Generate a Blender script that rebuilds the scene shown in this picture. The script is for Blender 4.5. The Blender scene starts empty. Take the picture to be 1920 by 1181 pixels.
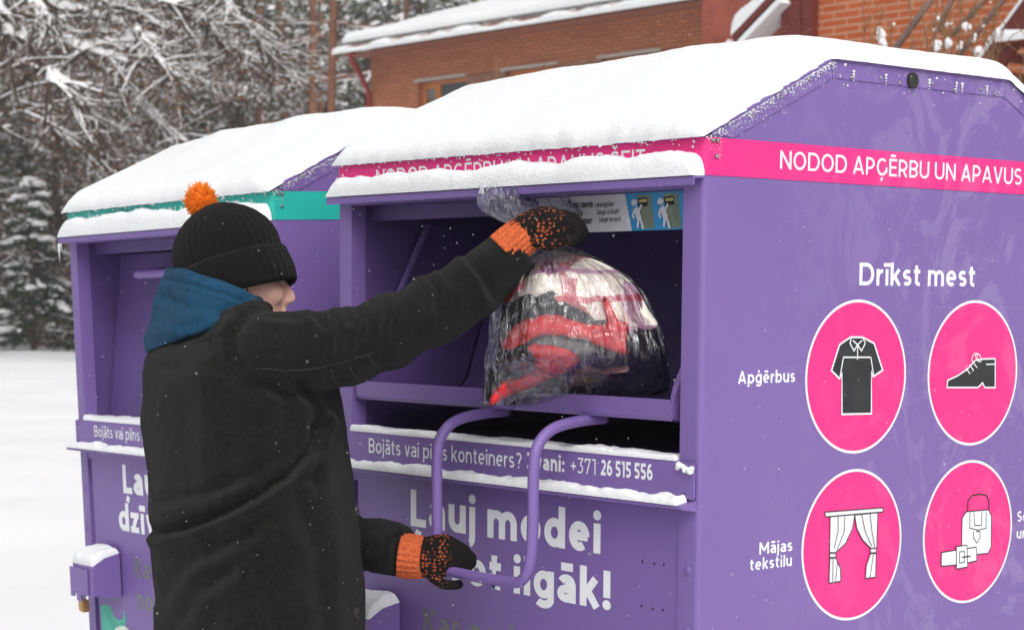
import bpy, bmesh, math, random
import numpy as np
from mathutils import Vector, Matrix, noise, geometry
random.seed(7); np.random.seed(7)
SC = bpy.context.scene
COL = SC.collection
R = math.radians

# ------------------------------------------------------------------ camera, sky, sun, exposure
# metres; origin = lower near corner of the pink band, front of the near bin along -x, its side along +y
CAM = Vector((2.6959, -2.7346, -0.2327)); FPX = 3750.0; CX, CY = 960.0, 979.0
YAW, PIT, ROL = R(49.96), R(6.40), R(0.33)
fw = Vector((-math.sin(YAW)*math.cos(PIT), math.cos(YAW)*math.cos(PIT), -math.sin(PIT)))
rt = fw.cross(Vector((0, 0, 1))).normalized(); up = rt.cross(fw)
rt, up = rt*math.cos(ROL)+up*math.sin(ROL), up*math.cos(ROL)-rt*math.sin(ROL)
cd = bpy.data.cameras.new('camera'); cam = bpy.data.objects.new('camera', cd); COL.objects.link(cam)
m4 = Matrix((rt, up, -fw)).transposed().to_4x4(); m4.translation = CAM; cam.matrix_world = m4
cd.sensor_width = 36; cd.lens = FPX/1920*36; cd.shift_y = (CY-590.5)/1920
cd.clip_start = .05; cd.clip_end = 2000
cd.dof.use_dof = True; cd.dof.focus_distance = 4.0; cd.dof.aperture_fstop = 9
SC.camera = cam
SUN_EL, SUN_AZ = R(46), Vector((.88, -.47))          # towards the sun
w = bpy.data.worlds.new('World'); SC.world = w; w.use_nodes = True
nt = w.node_tree; bg = nt.nodes['Background']
sky = nt.nodes.new('ShaderNodeTexSky'); sky.sky_type = 'NISHITA'; sky.sun_disc = False
sky.sun_elevation = SUN_EL; sky.sun_rotation = math.atan2(SUN_AZ.x, SUN_AZ.y)
sky.air_density = 1.0; sky.dust_density = 6.0; sky.ozone_density = 1.0
hs = nt.nodes.new('ShaderNodeHueSaturation'); hs.inputs['Saturation'].default_value = .16
nt.links.new(sky.outputs[0], hs.inputs['Color']); nt.links.new(hs.outputs[0], bg.inputs[0])
bg.inputs[1].default_value = .15
sl = bpy.data.lights.new('sun', 'SUN'); sl.energy = 1.0; sl.angle = R(50); sl.color = (1, .97, .93)
so = bpy.data.objects.new('sun', sl); COL.objects.link(so)
sd = Vector((SUN_AZ.x*math.cos(SUN_EL), SUN_AZ.y*math.cos(SUN_EL), math.sin(SUN_EL)))
so.rotation_euler = sd.to_track_quat('Z', 'Y').to_euler()
vs = SC.view_settings; vs.view_transform = 'Standard'; vs.look = 'None'; vs.exposure = 0.02; vs.gamma = 1
GZ = -1.75                                              # ground level

def ray(px, py): return rt*((px-CX)/FPX) - up*((py-CY)/FPX) + fw
def at_d(px, py, t): return CAM + ray(px, py)*t
def at_y(px, py, y): d = ray(px, py); return CAM + d*((y-CAM.y)/d.y)
def at_x(px, py, x): d = ray(px, py); return CAM + d*((x-CAM.x)/d.x)
def pix(P):
    q = Vector(P)-CAM; z = q.dot(fw); return CX+FPX*q.dot(rt)/z, CY-FPX*q.dot(up)/z

# ------------------------------------------------------------------ materials
def mat(name, col, rough=.6, spec=.5, var=0, vscale=8, bump=0, bscale=60, metal=0, sheen=0, detail=6, coat=0):
    m = bpy.data.materials.new(name); m.use_nodes = True; t = m.node_tree; b = t.nodes['Principled BSDF']
    b.inputs['Base Color'].default_value = (*col, 1); b.inputs['Roughness'].default_value = rough
    b.inputs['Specular IOR Level'].default_value = spec; b.inputs['Metallic'].default_value = metal
    if sheen: b.inputs['Sheen Weight'].default_value = sheen; b.inputs['Sheen Roughness'].default_value = .5
    if coat: b.inputs['Coat Weight'].default_value = coat
    tc = t.nodes.new('ShaderNodeTexCoord')
    if var:
        n = t.nodes.new('ShaderNodeTexNoise'); n.inputs['Scale'].default_value = vscale; n.inputs['Detail'].default_value = detail
        t.links.new(tc.outputs['Object'], n.inputs['Vector'])
        r = t.nodes.new('ShaderNodeValToRGB'); r.color_ramp.elements[0].position = .3; r.color_ramp.elements[1].position = .7
        r.color_ramp.elements[0].color = (*[c*(1-var) for c in col], 1); r.color_ramp.elements[1].color = (*[min(1, c*(1+var)) for c in col], 1)
        t.links.new(n.outputs[0], r.inputs[0]); t.links.new(r.outputs[0], b.inputs['Base Color'])
    if bump:
        n = t.nodes.new('ShaderNodeTexNoise'); n.inputs['Scale'].default_value = bscale; n.inputs['Detail'].default_value = 5
        t.links.new(tc.outputs['Object'], n.inputs['Vector'])
        u = t.nodes.new('ShaderNodeBump'); u.inputs['Strength'].default_value = bump; u.inputs['Distance'].default_value = .01
        t.links.new(n.outputs[0], u.inputs['Height']); t.links.new(u.outputs[0], b.inputs['Normal'])
    return m
def node(t, kind, **kw):
    n = t.nodes.new(kind)
    for k, v in kw.items():
        if k in n.inputs: n.inputs[k].default_value = v
        else: setattr(n, k, v)
    return n
def painted(name, col, wear=.5, rough=.32):
    """painted sheet steel: frost specks, wiped smears and fine scratches"""
    m = mat(name, col, rough, .4); t = m.node_tree; b = t.nodes['Principled BSDF']; L = t.links
    tc = t.nodes.new('ShaderNodeTexCoord')
    geo = t.nodes.new('ShaderNodeNewGeometry'); sep = t.nodes.new('ShaderNodeSeparateXYZ'); L.new(tc.outputs['Object'], sep.inputs[0])
    v = node(t, 'ShaderNodeTexVoronoi', Scale=130.0); L.new(tc.outputs['Object'], v.inputs['Vector'])
    sm = node(t, 'ShaderNodeMath', operation='LESS_THAN'); sm.inputs[1].default_value = .16; L.new(v.outputs['Distance'], sm.inputs[0])
    wn = node(t, 'ShaderNodeTexWhiteNoise'); L.new(v.outputs['Position'], wn.inputs['Vector'])
    gt = node(t, 'ShaderNodeMath', operation='GREATER_THAN'); gt.inputs[1].default_value = .72; L.new(wn.outputs['Value'], gt.inputs[0])
    patch = node(t, 'ShaderNodeTexNoise', Scale=3.2, Detail=3.0); L.new(tc.outputs['Object'], patch.inputs['Vector'])
    pr = node(t, 'ShaderNodeMapRange'); pr.inputs[1].default_value = .42; pr.inputs[2].default_value = .62; L.new(patch.outputs[0], pr.inputs[0])
    # more frost on the half of the panel away from the corner
    far = node(t, 'ShaderNodeMapRange'); far.inputs[1].default_value = .15; far.inputs[2].default_value = .75; L.new(sep.outputs['Y'], far.inputs[0])
    m1 = node(t, 'ShaderNodeMath', operation='MULTIPLY'); L.new(sm.outputs[0], m1.inputs[0]); L.new(gt.outputs[0], m1.inputs[1])
    m2 = node(t, 'ShaderNodeMath', operation='MULTIPLY'); L.new(m1.outputs[0], m2.inputs[0]); L.new(pr.outputs[0], m2.inputs[1])
    m3 = node(t, 'ShaderNodeMath', operation='MULTIPLY'); L.new(m2.outputs[0], m3.inputs[0]); L.new(far.outputs[0], m3.inputs[1])
    m3b = node(t, 'ShaderNodeMath', operation='MULTIPLY'); L.new(pr.outputs[0], m3b.inputs[0]); L.new(far.outputs[0], m3b.inputs[1])
    # smears: stretched, distorted noise
    mp = node(t, 'ShaderNodeMapping'); mp.inputs['Scale'].default_value = (2.2, 2.2, 1.5); mp.inputs['Rotation'].default_value = (R(22), 0, 0); L.new(tc.outputs['Object'], mp.inputs[0])
    n2 = node(t, 'ShaderNodeTexNoise', Scale=2.6, Detail=12.0, Roughness=.66, Distortion=2.2); L.new(mp.outputs[0], n2.inputs['Vector'])
    r2 = node(t, 'ShaderNodeMapRange'); r2.inputs[1].default_value = .50; r2.inputs[2].default_value = .57; L.new(n2.outputs[0], r2.inputs[0])
    m4_ = node(t, 'ShaderNodeMath', operation='MULTIPLY'); L.new(r2.outputs[0], m4_.inputs[0]); L.new(far.outputs[0], m4_.inputs[1])
    m5 = node(t, 'ShaderNodeMath', operation='MULTIPLY'); m5.inputs[1].default_value = .15*wear; L.new(m4_.outputs[0], m5.inputs[0])
    m6 = node(t, 'ShaderNodeMath', operation='MULTIPLY'); m6.inputs[1].default_value = .8*wear; L.new(m3.outputs[0], m6.inputs[0])
    # scratches
    mp3 = node(t, 'ShaderNodeMapping'); mp3.inputs['Scale'].default_value = (10, 10, .9); mp3.inputs['Rotation'].default_value = (R(-24), 0, 0); L.new(tc.outputs['Object'], mp3.inputs[0])
    n3 = node(t, 'ShaderNodeTexNoise', Scale=7.0, Detail=2.0, Distortion=.6); L.new(mp3.outputs[0], n3.inputs['Vector'])
    c3 = node(t, 'ShaderNodeMath', operation='COMPARE'); c3.inputs[1].default_value = .62; c3.inputs[2].default_value = .0028; L.new(n3.outputs[0], c3.inputs[0])
    m7 = node(t, 'ShaderNodeMath', operation='MULTIPLY'); m7.inputs[1].default_value = .40*wear; m8 = node(t, 'ShaderNodeMath', operation='MULTIPLY'); L.new(c3.outputs[0], m8.inputs[0]); L.new(m3b.outputs[0], m8.inputs[1]); L.new(m8.outputs[0], m7.inputs[0])
    a1 = node(t, 'ShaderNodeMath', operation='MAXIMUM'); L.new(m5.outputs[0], a1.inputs[0]); L.new(m6.outputs[0], a1.inputs[1])
    a2 = node(t, 'ShaderNodeMath', operation='MAXIMUM'); L.new(a1.outputs[0], a2.inputs[0]); L.new(m7.outputs[0], a2.inputs[1])
    # soft tone variation of the paint itself
    n4 = node(t, 'ShaderNodeTexNoise', Scale=1.7, Detail=4.0); L.new(tc.outputs['Object'], n4.inputs['Vector'])
    r4 = node(t, 'ShaderNodeMixRGB'); r4.inputs[1].default_value = (*[c*.93 for c in col], 1); r4.inputs[2].default_value = (*[c*1.07 for c in col], 1); L.new(n4.outputs[0], r4.inputs[0])
    mx = node(t, 'ShaderNodeMixRGB'); mx.inputs[2].default_value = (.78, .74, .84, 1); L.new(a2.outputs[0], mx.inputs[0]); L.new(r4.outputs[0], mx.inputs[1])
    L.new(mx.outputs[0], b.inputs['Base Color'])
    rr = node(t, 'ShaderNodeMapRange'); rr.inputs[3].default_value = rough; rr.inputs[4].default_value = min(1, rough+.25); L.new(n2.outputs[0], rr.inputs[0]); L.new(rr.outputs[0], b.inputs['Roughness'])
    bp = node(t, 'ShaderNodeBump'); bp.inputs['Strength'].default_value = .05; bp.inputs['Distance'].default_value = .01
    n5 = node(t, 'ShaderNodeTexNoise', Scale=4.0, Detail=2.0); L.new(tc.outputs['Object'], n5.inputs['Vector']); L.new(n5.outputs[0], bp.inputs['Height']); L.new(bp.outputs[0], b.inputs['Normal'])
    return m
def snow_mat(name='snow', col=(.77, .785, .80)):
    m = mat(name, col, .8, .2, .02, 60, .30, 190)
    b = m.node_tree.nodes['Principled BSDF']; b.inputs['Subsurface Weight'].default_value = .0
    return m
PURPLE = (.172, .108, .322)
M = {}
M['purple'] = painted('purple_paint', PURPLE)
M['purple_shade'] = mat('purple_inside_shade', (.088, .052, .180), .5, .3, .15, 5)  # darker copy of the bin purple; recess and hopper shade put into the colour
M['pink'] = painted('pink_vinyl', (.74, .024, .205), .30)
M['teal'] = painted('teal_vinyl', (.015, .42, .35), .2)
M['white'] = mat('white_vinyl', (.76, .77, .80), .4, .4, .04, 30)
M['grey_vinyl'] = mat('grey_vinyl', (.16, .16, .17), .4, .4, .08, 30)
M['ink'] = mat('black_vinyl', (.018, .020, .022), .4, .4, .3, 25)
M['snow'] = snow_mat()
M['hole'] = mat('dark_hole', (.008, .008, .01), .9)
M['rubber'] = mat('black_rubber', (.015, .016, .016), .5)
M['steel'] = mat('dull_steel', (.25, .24, .24), .45, .5, .2, 40, metal=.6)
M['brass'] = mat('brass', (.45, .27, .10), .4, .5, .2, 50, metal=.7)
M['blue'] = mat('sticker_blue', (.02, .22, .45), .4)
M['stick_white'] = mat('sticker_white', (.52, .53, .56), .5)
M['stick_green'] = mat('sticker_green', (.14, .18, .13), .5, .5, .2, 40)
M['stick_yellow'] = mat('sticker_yellow', (.40, .36, .12), .5)
M['coat'] = mat('black_wool', (.0072, .0073, .0071), .95, .12, .45, 90, .6, 900, sheen=.055)
M['knit'] = mat('black_knit', (.0062, .0062, .0062), .95, .10, .3, 200, .5, 700, sheen=.04)
M['hood'] = mat('blue_fleece', (.0095, .050, .100), .92, .15, .16, 60, .35, 700, sheen=.02)
M['skin'] = mat('skin', (.84, .49, .39), .5, .4, .10, 30, .08, 300)
M['cuff'] = mat('cuff_yarn', (.50, .105, .036), .9, .2, .3, 190, .3, 500)
M['orange'] = mat('orange_yarn', (.80, .19, .015), .9, .2, .25, 150, .3, 500)
M['trouser'] = mat('dark_denim', (.02, .022, .03), .9, .2, .3, 50)
M['boot'] = mat('boot_leather', (.015, .013, .012), .5, .4, .2, 40)
M['horn'] = mat('button_horn', (.03, .028, .026), .35, .5)
M['stitch'] = mat('grey_thread', (.05, .05, .05), .9)
M['eye'] = mat('eyeball', (.6, .6, .58), .2); M['iris'] = mat('iris', (.06, .08, .09), .2)
M['hair'] = mat('brown_hair', (.05, .03, .018), .7, .3, .3, 90)

# ------------------------------------------------------------------ mesh helper
class MB:
    def __init__(s): s.v = []; s.f = []; s.m = []; s.mats = []
    def mi(s, m):
        if m not in s.mats: s.mats.append(m)
        return s.mats.index(m)
    def add(s, vs, fs, m):
        o = len(s.v); k = s.mi(m); s.v += [tuple(v) for v in vs]
        for f in fs: s.f.append([i+o for i in f]); s.m.append(k)
    def box(s, a, b, m, bev=0):
        x0, x1 = sorted((a[0], b[0])); y0, y1 = sorted((a[1], b[1])); z0, z1 = sorted((a[2], b[2]))
        if not bev:
            s.add([(x0,y0,z0),(x1,y0,z0),(x1,y1,z0),(x0,y1,z0),(x0,y0,z1),(x1,y0,z1),(x1,y1,z1),(x0,y1,z1)],
                  [(0,3,2,1),(4,5,6,7),(0,1,5,4),(1,2,6,5),(2,3,7,6),(3,0,4,7)], m); return
        bm = bmesh.new(); bmesh.ops.create_cube(bm, size=1)
        for v in bm.verts: v.co = Vector(((x0+x1)/2+v.co.x*(x1-x0), (y0+y1)/2+v.co.y*(y1-y0), (z0+z1)/2+v.co.z*(z1-z0)))
        bmesh.ops.bevel(bm, geom=bm.edges[:], offset=bev, segments=2, affect='EDGES'); s.bm(bm, m)
    def bm(s, bm, m):
        bm.verts.index_update(); s.add([v.co.copy() for v in bm.verts], [[v.index for v in f.verts] for f in bm.faces], m); bm.free()
    def tube(s, pts, rad, m, n=8, caps=True, squash=None):
        pts = [Vector(p) for p in pts]; N = len(pts)
        if not hasattr(rad, '__len__'): rad = [rad]*N
        vs = []; ref = None
        for i in range(N):
            t = (pts[min(i+1, N-1)]-pts[max(i-1, 0)])
            t = t.normalized() if t.length > 1e-9 else Vector((0, 0, 1))
            if ref is None: ref = t.orthogonal().normalized()
            a = (ref-t*ref.dot(t)); a = a.normalized() if a.length > 1e-6 else t.orthogonal().normalized(); ref = a
            b = t.cross(a)
            for k in range(n):
                an = 2*math.pi*k/n; vs.append(pts[i]+(a*math.cos(an)+b*math.sin(an))*rad[i])
        fs = [(i*n+k, i*n+(k+1) % n, (i+1)*n+(k+1) % n, (i+1)*n+k) for i in range(N-1) for k in range(n)]
        if caps: fs += [tuple(range(n-1, -1, -1)), tuple((N-1)*n+k for k in range(n))]
        s.add(vs, fs, m)
    def loft(s, rings, m, caps=True):
        n = len(rings[0]); vs = [p for r in rings for p in r]
        fs = [(i*n+k, i*n+(k+1) % n, (i+1)*n+(k+1) % n, (i+1)*n+k) for i in range(len(rings)-1) for k in range(n)]
        if caps: fs += [tuple(range(n-1, -1, -1)), tuple((len(rings)-1)*n+k for k in range(n))]
        s.add(vs, fs, m)
    def prism(s, poly, vec, m):
        n = len(poly); vec = Vector(vec); vs = [Vector(p) for p in poly]; vs += [p+vec for p in vs]
        s.add(vs, [tuple(range(n-1, -1, -1)), tuple(range(n, 2*n))]+[(i, (i+1) % n, (i+1) % n+n, i+n) for i in range(n)], m)
    def ico(s, c, r, m, sub=1, sc=(1, 1, 1), jit=0):
        bm = bmesh.new(); bmesh.ops.create_icosphere(bm, subdivisions=sub, radius=1)
        c = Vector(c)
        for v in bm.verts:
            k = 1+random.uniform(-jit, jit) if jit else 1
            v.co = c+Vector((v.co.x*r*sc[0]*k, v.co.y*r*sc[1]*k, v.co.z*r*sc[2]*k))
        s.bm(bm, m)
    def build(s, name, parent=None, smooth=0, recalc=True):
        me = bpy.data.meshes.new(name); me.from_pydata([tuple(v) for v in s.v], [], s.f)
        for m in s.mats: me.materials.append(m)
        me.polygons.foreach_set('material_index', s.m)
        if recalc:
            bm = bmesh.new(); bm.from_mesh(me); bmesh.ops.recalc_face_normals(bm, faces=bm.faces[:]); bm.to_mesh(me); bm.free()
        if smooth:
            me.polygons.foreach_set('use_smooth', [True]*len(me.polygons))
            if smooth != 1: me.set_sharp_from_angle(angle=R(smooth))
        o = bpy.data.objects.new(name, me); COL.objects.link(o)
        if parent: o.parent = parent
        return o
def tag(o, label=None, cat=None, group=None, kind=None):
    if label: o['label'] = label
    if cat: o['category'] = cat
    if group: o['group'] = group
    if kind: o['kind'] = kind
    return o
def empty(name, loc=(0, 0, 0), label=None, cat=None, group=None):
    o = bpy.data.objects.new(name, None); COL.objects.link(o); o.location = loc; o.empty_display_size = .1
    return tag(o, label, cat, group)
def keep(o, parent):                                   # parent a world-space mesh under an Empty that has been moved
    o.parent = parent; o.matrix_parent_inverse = parent.matrix_world.inverted() if parent.type != 'EMPTY' else Matrix.Translation(parent.location).inverted()
    return o
def smoothstep(a, b, x): t = np.clip((x-a)/(b-a), 0, 1); return t*t*(3-2*t)
def fbm(p, o=3):
    s = 0; a = 1; p = Vector(p)
    for _ in range(o): s += a*noise.noise(p); a *= .5; p = p*2.03+Vector((3.1, 1.7, 9.2))
    return s
def catmull(pts, n=8):
    P = [Vector(p) for p in pts]; out = []
    for i in range(len(P)-1):
        a, b, c, d = P[max(i-1, 0)], P[i], P[i+1], P[min(i+2, len(P)-1)]
        for k in range(n):
            t = k/n; out.append(.5*((2*b)+(c-a)*t+(2*a-5*b+4*c-d)*t*t+(3*b-a-3*c+d)*t**3))
    return out+[P[-1]]

# ------------------------------------------------------------------ stroke lettering (cap height 1)
def arc(cx, cy, rx, ry, a0, a1, n=16):
    return [(cx+rx*math.cos(R(a0+(a1-a0)*i/n)), cy+ry*math.sin(R(a0+(a1-a0)*i/n))) for i in range(n+1)]
XH = .74
def glyph(ch, t):
    h = t/2; k = (t-.14)*.55                            # bolder letters run a little wider
    base = {'Ģ': 'G', 'Ē': 'E', 'Š': 'S', 'Ļ': 'L', 'ā': 'a', 'ī': 'ı', 'ē': 'e', 'ģ': 'g', 'È': 'E'}.get(ch, ch)
    S = []; w = .5
    if base == 'A': w = .80+k; S = [[(h*1.0, 0), (w/2, 1)], [(w-h, 0), (w/2, 1)], [(w*.2, .27), (w*.8, .27)]]
    elif base == 'B': w = .66+k; S = [[(h, 0), (h, 1)], [(h, 1-h)]+arc(w-.33-h*.2, .75-h*.5, .27, .25-h*.5, 90, -90)+[(h, .5)], [(h, .5)]+arc(w-.30-h, .25+h*.5, .30, .25-h*.5, 90, -90)+[(h, h)]]
    elif base == 'C' or base == 'G':
        w = .80+k; S = [arc(w/2+.02, .5, w/2-h, .5-h, 48, 312 if base == 'C' else 330, 26)]
        if base == 'G': S += [[(w-h, .48), (w-h, .17)]]
    elif base == 'D': w = .80+k; S = [[(h, 0), (h, 1)], [(h, 1-h)]+arc(w-.42, .5, .42-h, .5-h, 90, -90, 22)+[(h, h)]]
    elif base == 'E': w = .58+k; S = [[(h, 0), (h, 1)], [(h, 1-h), (w, 1-h)], [(h, .51), (w*.92, .51)], [(h, h), (w, h)]]
    elif base == 'F': w = .56+k; S = [[(h, 0), (h, 1)], [(h, 1-h), (w, 1-h)], [(h, .48), (w*.9, .48)]]
    elif base in 'Iı' and base == 'I': w = t; S = [[(h, 0), (h, 1)]]
    elif base == 'K': w = .66+k; S = [[(h, 0), (h, 1)], [(h, .33), (w-h, 1)], [(w*.36, .52), (w-h*.7, 0)]]
    elif base == 'L': w = .54+k; S = [[(h, 0), (h, 1)], [(h, h), (w, h)]]
    elif base == 'M': w = .90+k; S = [[(h, 0), (h, 1)], [(h, 1-h*.3), (w/2, .28)], [(w-h, 1-h*.3), (w/2, .28)], [(w-h, 0), (w-h, 1)]]
    elif base == 'N': w = .76+k; S = [[(h, 0), (h, 1)], [(h, 1-h*.5), (w-h, h*.5)], [(w-h, 0), (w-h, 1)]]
    elif base == 'O': w = .86+k; S = [arc(w/2, .5, w/2-h, .5-h, 0, 360, 32)]
    elif base == 'P': w = .64+k; S = [[(h, 0), (h, 1)], [(h, 1-h)]+arc(w-.32-h, .66, .32, .34-h, 90, -90)+[(h, .32+h)]]
    elif base == 'R': w = .66+k; S = [[(h, 0), (h, 1)], [(h, 1-h)]+arc(w-.33-h, .66, .32, .34-h, 90, -90)+[(h, .32+h)], [(w*.55, .34), (w-h, 0)]]
    elif base == 'S': w = .62+k; r1 = (.5-h)/2; S = [arc(w/2, 1-h-r1, w/2-h, r1, 35, 250, 14)+arc(w/2, h+r1, w/2-h, r1, 80, -148, 14)]
    elif base == 'T': w = .62+k; S = [[(w/2, 0), (w/2, 1)], [(0, 1-h), (w, 1-h)]]
    elif base == 'U': w = .74+k; S = [[(h, 1)]+arc(w/2, .36, w/2-h, .36-h, 180, 360, 20)+[(w-h, 1)]]
    elif base == 'V': w = .74+k; S = [[(h, 1), (w/2, 0)], [(w-h, 1), (w/2, 0)]]
    elif base == 'Z': w = .64+k; S = [[(0, 1-h), (w, 1-h)], [(w-h*1.2, 1-h), (h*1.2, h)], [(0, h), (w, h)]]
    elif base == 'a': w = .54+k; S = [arc(w/2-.01, XH-h-.19, w/2-h+.01, .19, 150, 60, 8)+arc(w/2, XH-h-.21, w/2-h, .21, 60, 0, 6)+[(w-h, 0)], arc(w/2-.02, .205+h*.25, w/2-h-.005, .205-h*.75, 30, 330, 20), [(w*.42, .41+h*.2), (w-h, .41+h*.2)]]
    elif base == 'b': w = .62+k; S = [[(h, 0), (h, 1.04)], arc(w/2+.01, XH/2, w/2-h, XH/2-h, 0, 360, 26)]
    elif base == 'c': w = .54+k; S = [arc(w/2+.02, XH/2, w/2-h, XH/2-h, 45, 315, 22)]
    elif base == 'd': w = .62+k; S = [[(w-h, 0), (w-h, 1.04)], arc(w/2-.01, XH/2, w/2-h, XH/2-h, 0, 360, 26)]
    elif base == 'e': w = .60+k; S = [[(h*.8, XH/2), (w-h*.55, XH/2)], arc(w/2, XH/2, w/2-h, XH/2-h, 0, 308, 26)]
    elif base == 'f': w = .36+k; S = [[(w*.42, 0), (w*.42, .82)]+arc(w*.42+.18, .82, .18, .22-h, 170, 75, 8), [(0, XH-h), (w*.95, XH-h)]]
    elif base == 'g': w = .62+k; S = [arc(w/2-.01, XH/2, w/2-h, XH/2-h, 0, 360, 26), [(w-h, XH), (w-h, .0)]+arc(w/2, -.02, w/2-h, .24-h, 0, -150, 14)]
    elif base == 'h': w = .58+k; S = [[(h, 0), (h, 1.04)], [(h, .38)]+arc(w/2, XH-h-.24, w/2-h, .24, 160, 0, 12)+[(w-h, 0)]]
    elif base in 'iıj':
        w = t; S = [[(h, 0), (h, XH)]]
        if base == 'j': S = [[(h, XH), (h, -.08)]+arc(h-.12, -.08, .12, .18-h*.3, 0, -80, 8)]
        if base != 'ı': S += [['dot', h, XH+.20, max(h*1.15, .085)]]
    elif base == 'k': w = .56+k; S = [[(h, 0), (h, 1.04)], [(h, .24), (w-h, XH)], [(w*.40, .42), (w-h*.6, 0)]]
    elif base == 'l': w = t; S = [[(h, 0), (h, 1.04)]]
    elif base == 'm': w = .94+k*1.7; q = (w-t)/2; S = [[(h, 0), (h, XH)]]+[[(h+q*i, .38)]+arc(h+q*i+q/2, XH-h-.22, q/2, .22, 160, 0, 12)+[(h+q*(i+1), 0)] for i in (0, 1)]
    elif base == 'n': w = .58+k; S = [[(h, 0), (h, XH)], [(h, .38)]+arc(w/2, XH-h-.24, w/2-h, .24, 160, 0, 12)+[(w-h, 0)]]
    elif base == 'o': w = .62+k; S = [arc(w/2, XH/2, w/2-h, XH/2-h, 0, 360, 26)]
    elif base == 'p': w = .62+k; S = [[(h, -.27), (h, XH)], arc(w/2+.01, XH/2, w/2-h, XH/2-h, 0, 360, 26)]
    elif base == 'r': w = .36+k; S = [[(h, 0), (h, XH)], [(h, .36)]+arc(w, .36, w-h, XH-h-.36, 165, 92, 8)]
    elif base == 's': w = .48+k; r1 = (XH/2-h)/2; S = [arc(w/2, XH-h-r1, w/2-h, r1, 35, 250, 12)+arc(w/2, h+r1, w/2-h, r1, 80, -148, 12)]
    elif base == 't': w = .38+k; S = [[(w*.40, .93), (w*.40, .18)]+arc(w*.40+.15, .20, .15, .20-h, 190, 290, 8), [(0, XH-h), (w*.95, XH-h)]]
    elif base == 'u': w = .58+k; S = [[(h, XH)]+arc(w/2, h+.24, w/2-h, .24, 180, 340, 12), [(w-h, 0), (w-h, XH)]]
    elif base == 'v': w = .56+k; S = [[(h*.9, XH), (w/2, h*.2)], [(w-h*.9, XH), (w/2, h*.2)]]
    elif base == 'y': w = .56+k; S = [[(h*.9, XH), (w/2, .02)], [(w-h*.9, XH), (w*.3, -.26)]]
    elif base == 'z': w = .50+k; S = [[(0, XH-h), (w, XH-h)], [(w-h*1.2, XH-h), (h*1.2, h)], [(0, h), (w, h)]]
    elif base == '1': w = .34+k; S = [[(w-h, 0), (w-h, 1)], [(0, 1-h), (w-h, 1-h)]]
    elif base == '2': w = .60+k; S = [arc(w/2, .72-h*.4, w/2-h, .28-h*.6, 150, -25, 14)+[(h*1.1, h)], [(0, h), (w, h)]]
    elif base == '3': w = .60+k; S = [[(.04, 1-h), (w-h, 1-h), (w*.5, .60)], arc(w/2-.03, .30, w/2-h+.02, .30-h, 90, -145, 18)]
    elif base == '5': w = .60+k; S = [[(w*.93, 1-h), (w*.2, 1-h), (w*.16, .57)]+arc(w/2-.03, .31, w/2-h+.02, .31-h, 95, -145, 18)]
    elif base == '6': w = .64+k; S = [arc(w/2, .33, w/2-h, .33-h, 0, 360, 24), arc(w/2+.03, .42, w/2-h+.02, .58-h, 65, 185, 14)]
    elif base == '7': w = .60+k; S = [[(0, 1-h), (w-h, 1-h), (w*.34, 0)], [(h, 1), (h, .74)]]
    elif base == '+': w = .52; S = [[(0, .43), (w, .43)], [(w/2, .17), (w/2, .69)]]
    elif base == ':': w = t; S = [['dot', h, h*1.1, h*1.15], ['dot', h, .56, h*1.15]]
    elif base == '!': w = t*1.1; S = [[(w/2, 1.0), (w/2, .30)], ['dot', w/2, h*1.1, h*1.2]]
    elif base == '?': w = .54+k; S = [arc(w/2, .74-h*.3, w/2-h, .26-h*.7, 150, -60, 14)+[(w/2, .28)], ['dot', w/2, h*1.1, h*1.15]]
    elif base == ',': w = t; S = [[(h*1.3, h*1.5), (h*.4, -.12)]]
    if ch in 'ĒāīēÈ': y = 1.17 if ch in 'ĒÈ' else XH+.19; g = .19; S = S+[[(w/2-g, y), (w/2+g, y)]]
    if ch == 'Š': S = S+[[(w/2-.17, 1.30), (w/2, 1.14), (w/2+.17, 1.30)]]
    if ch in 'ĢĻ': S = S+[[(w/2+.03, -.10), (w/2-.05, -.30)]]
    if ch == 'ģ': S = S+[[(w/2-.03, XH+.10), (w/2+.05, XH+.30)]]
    return S, w
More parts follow.
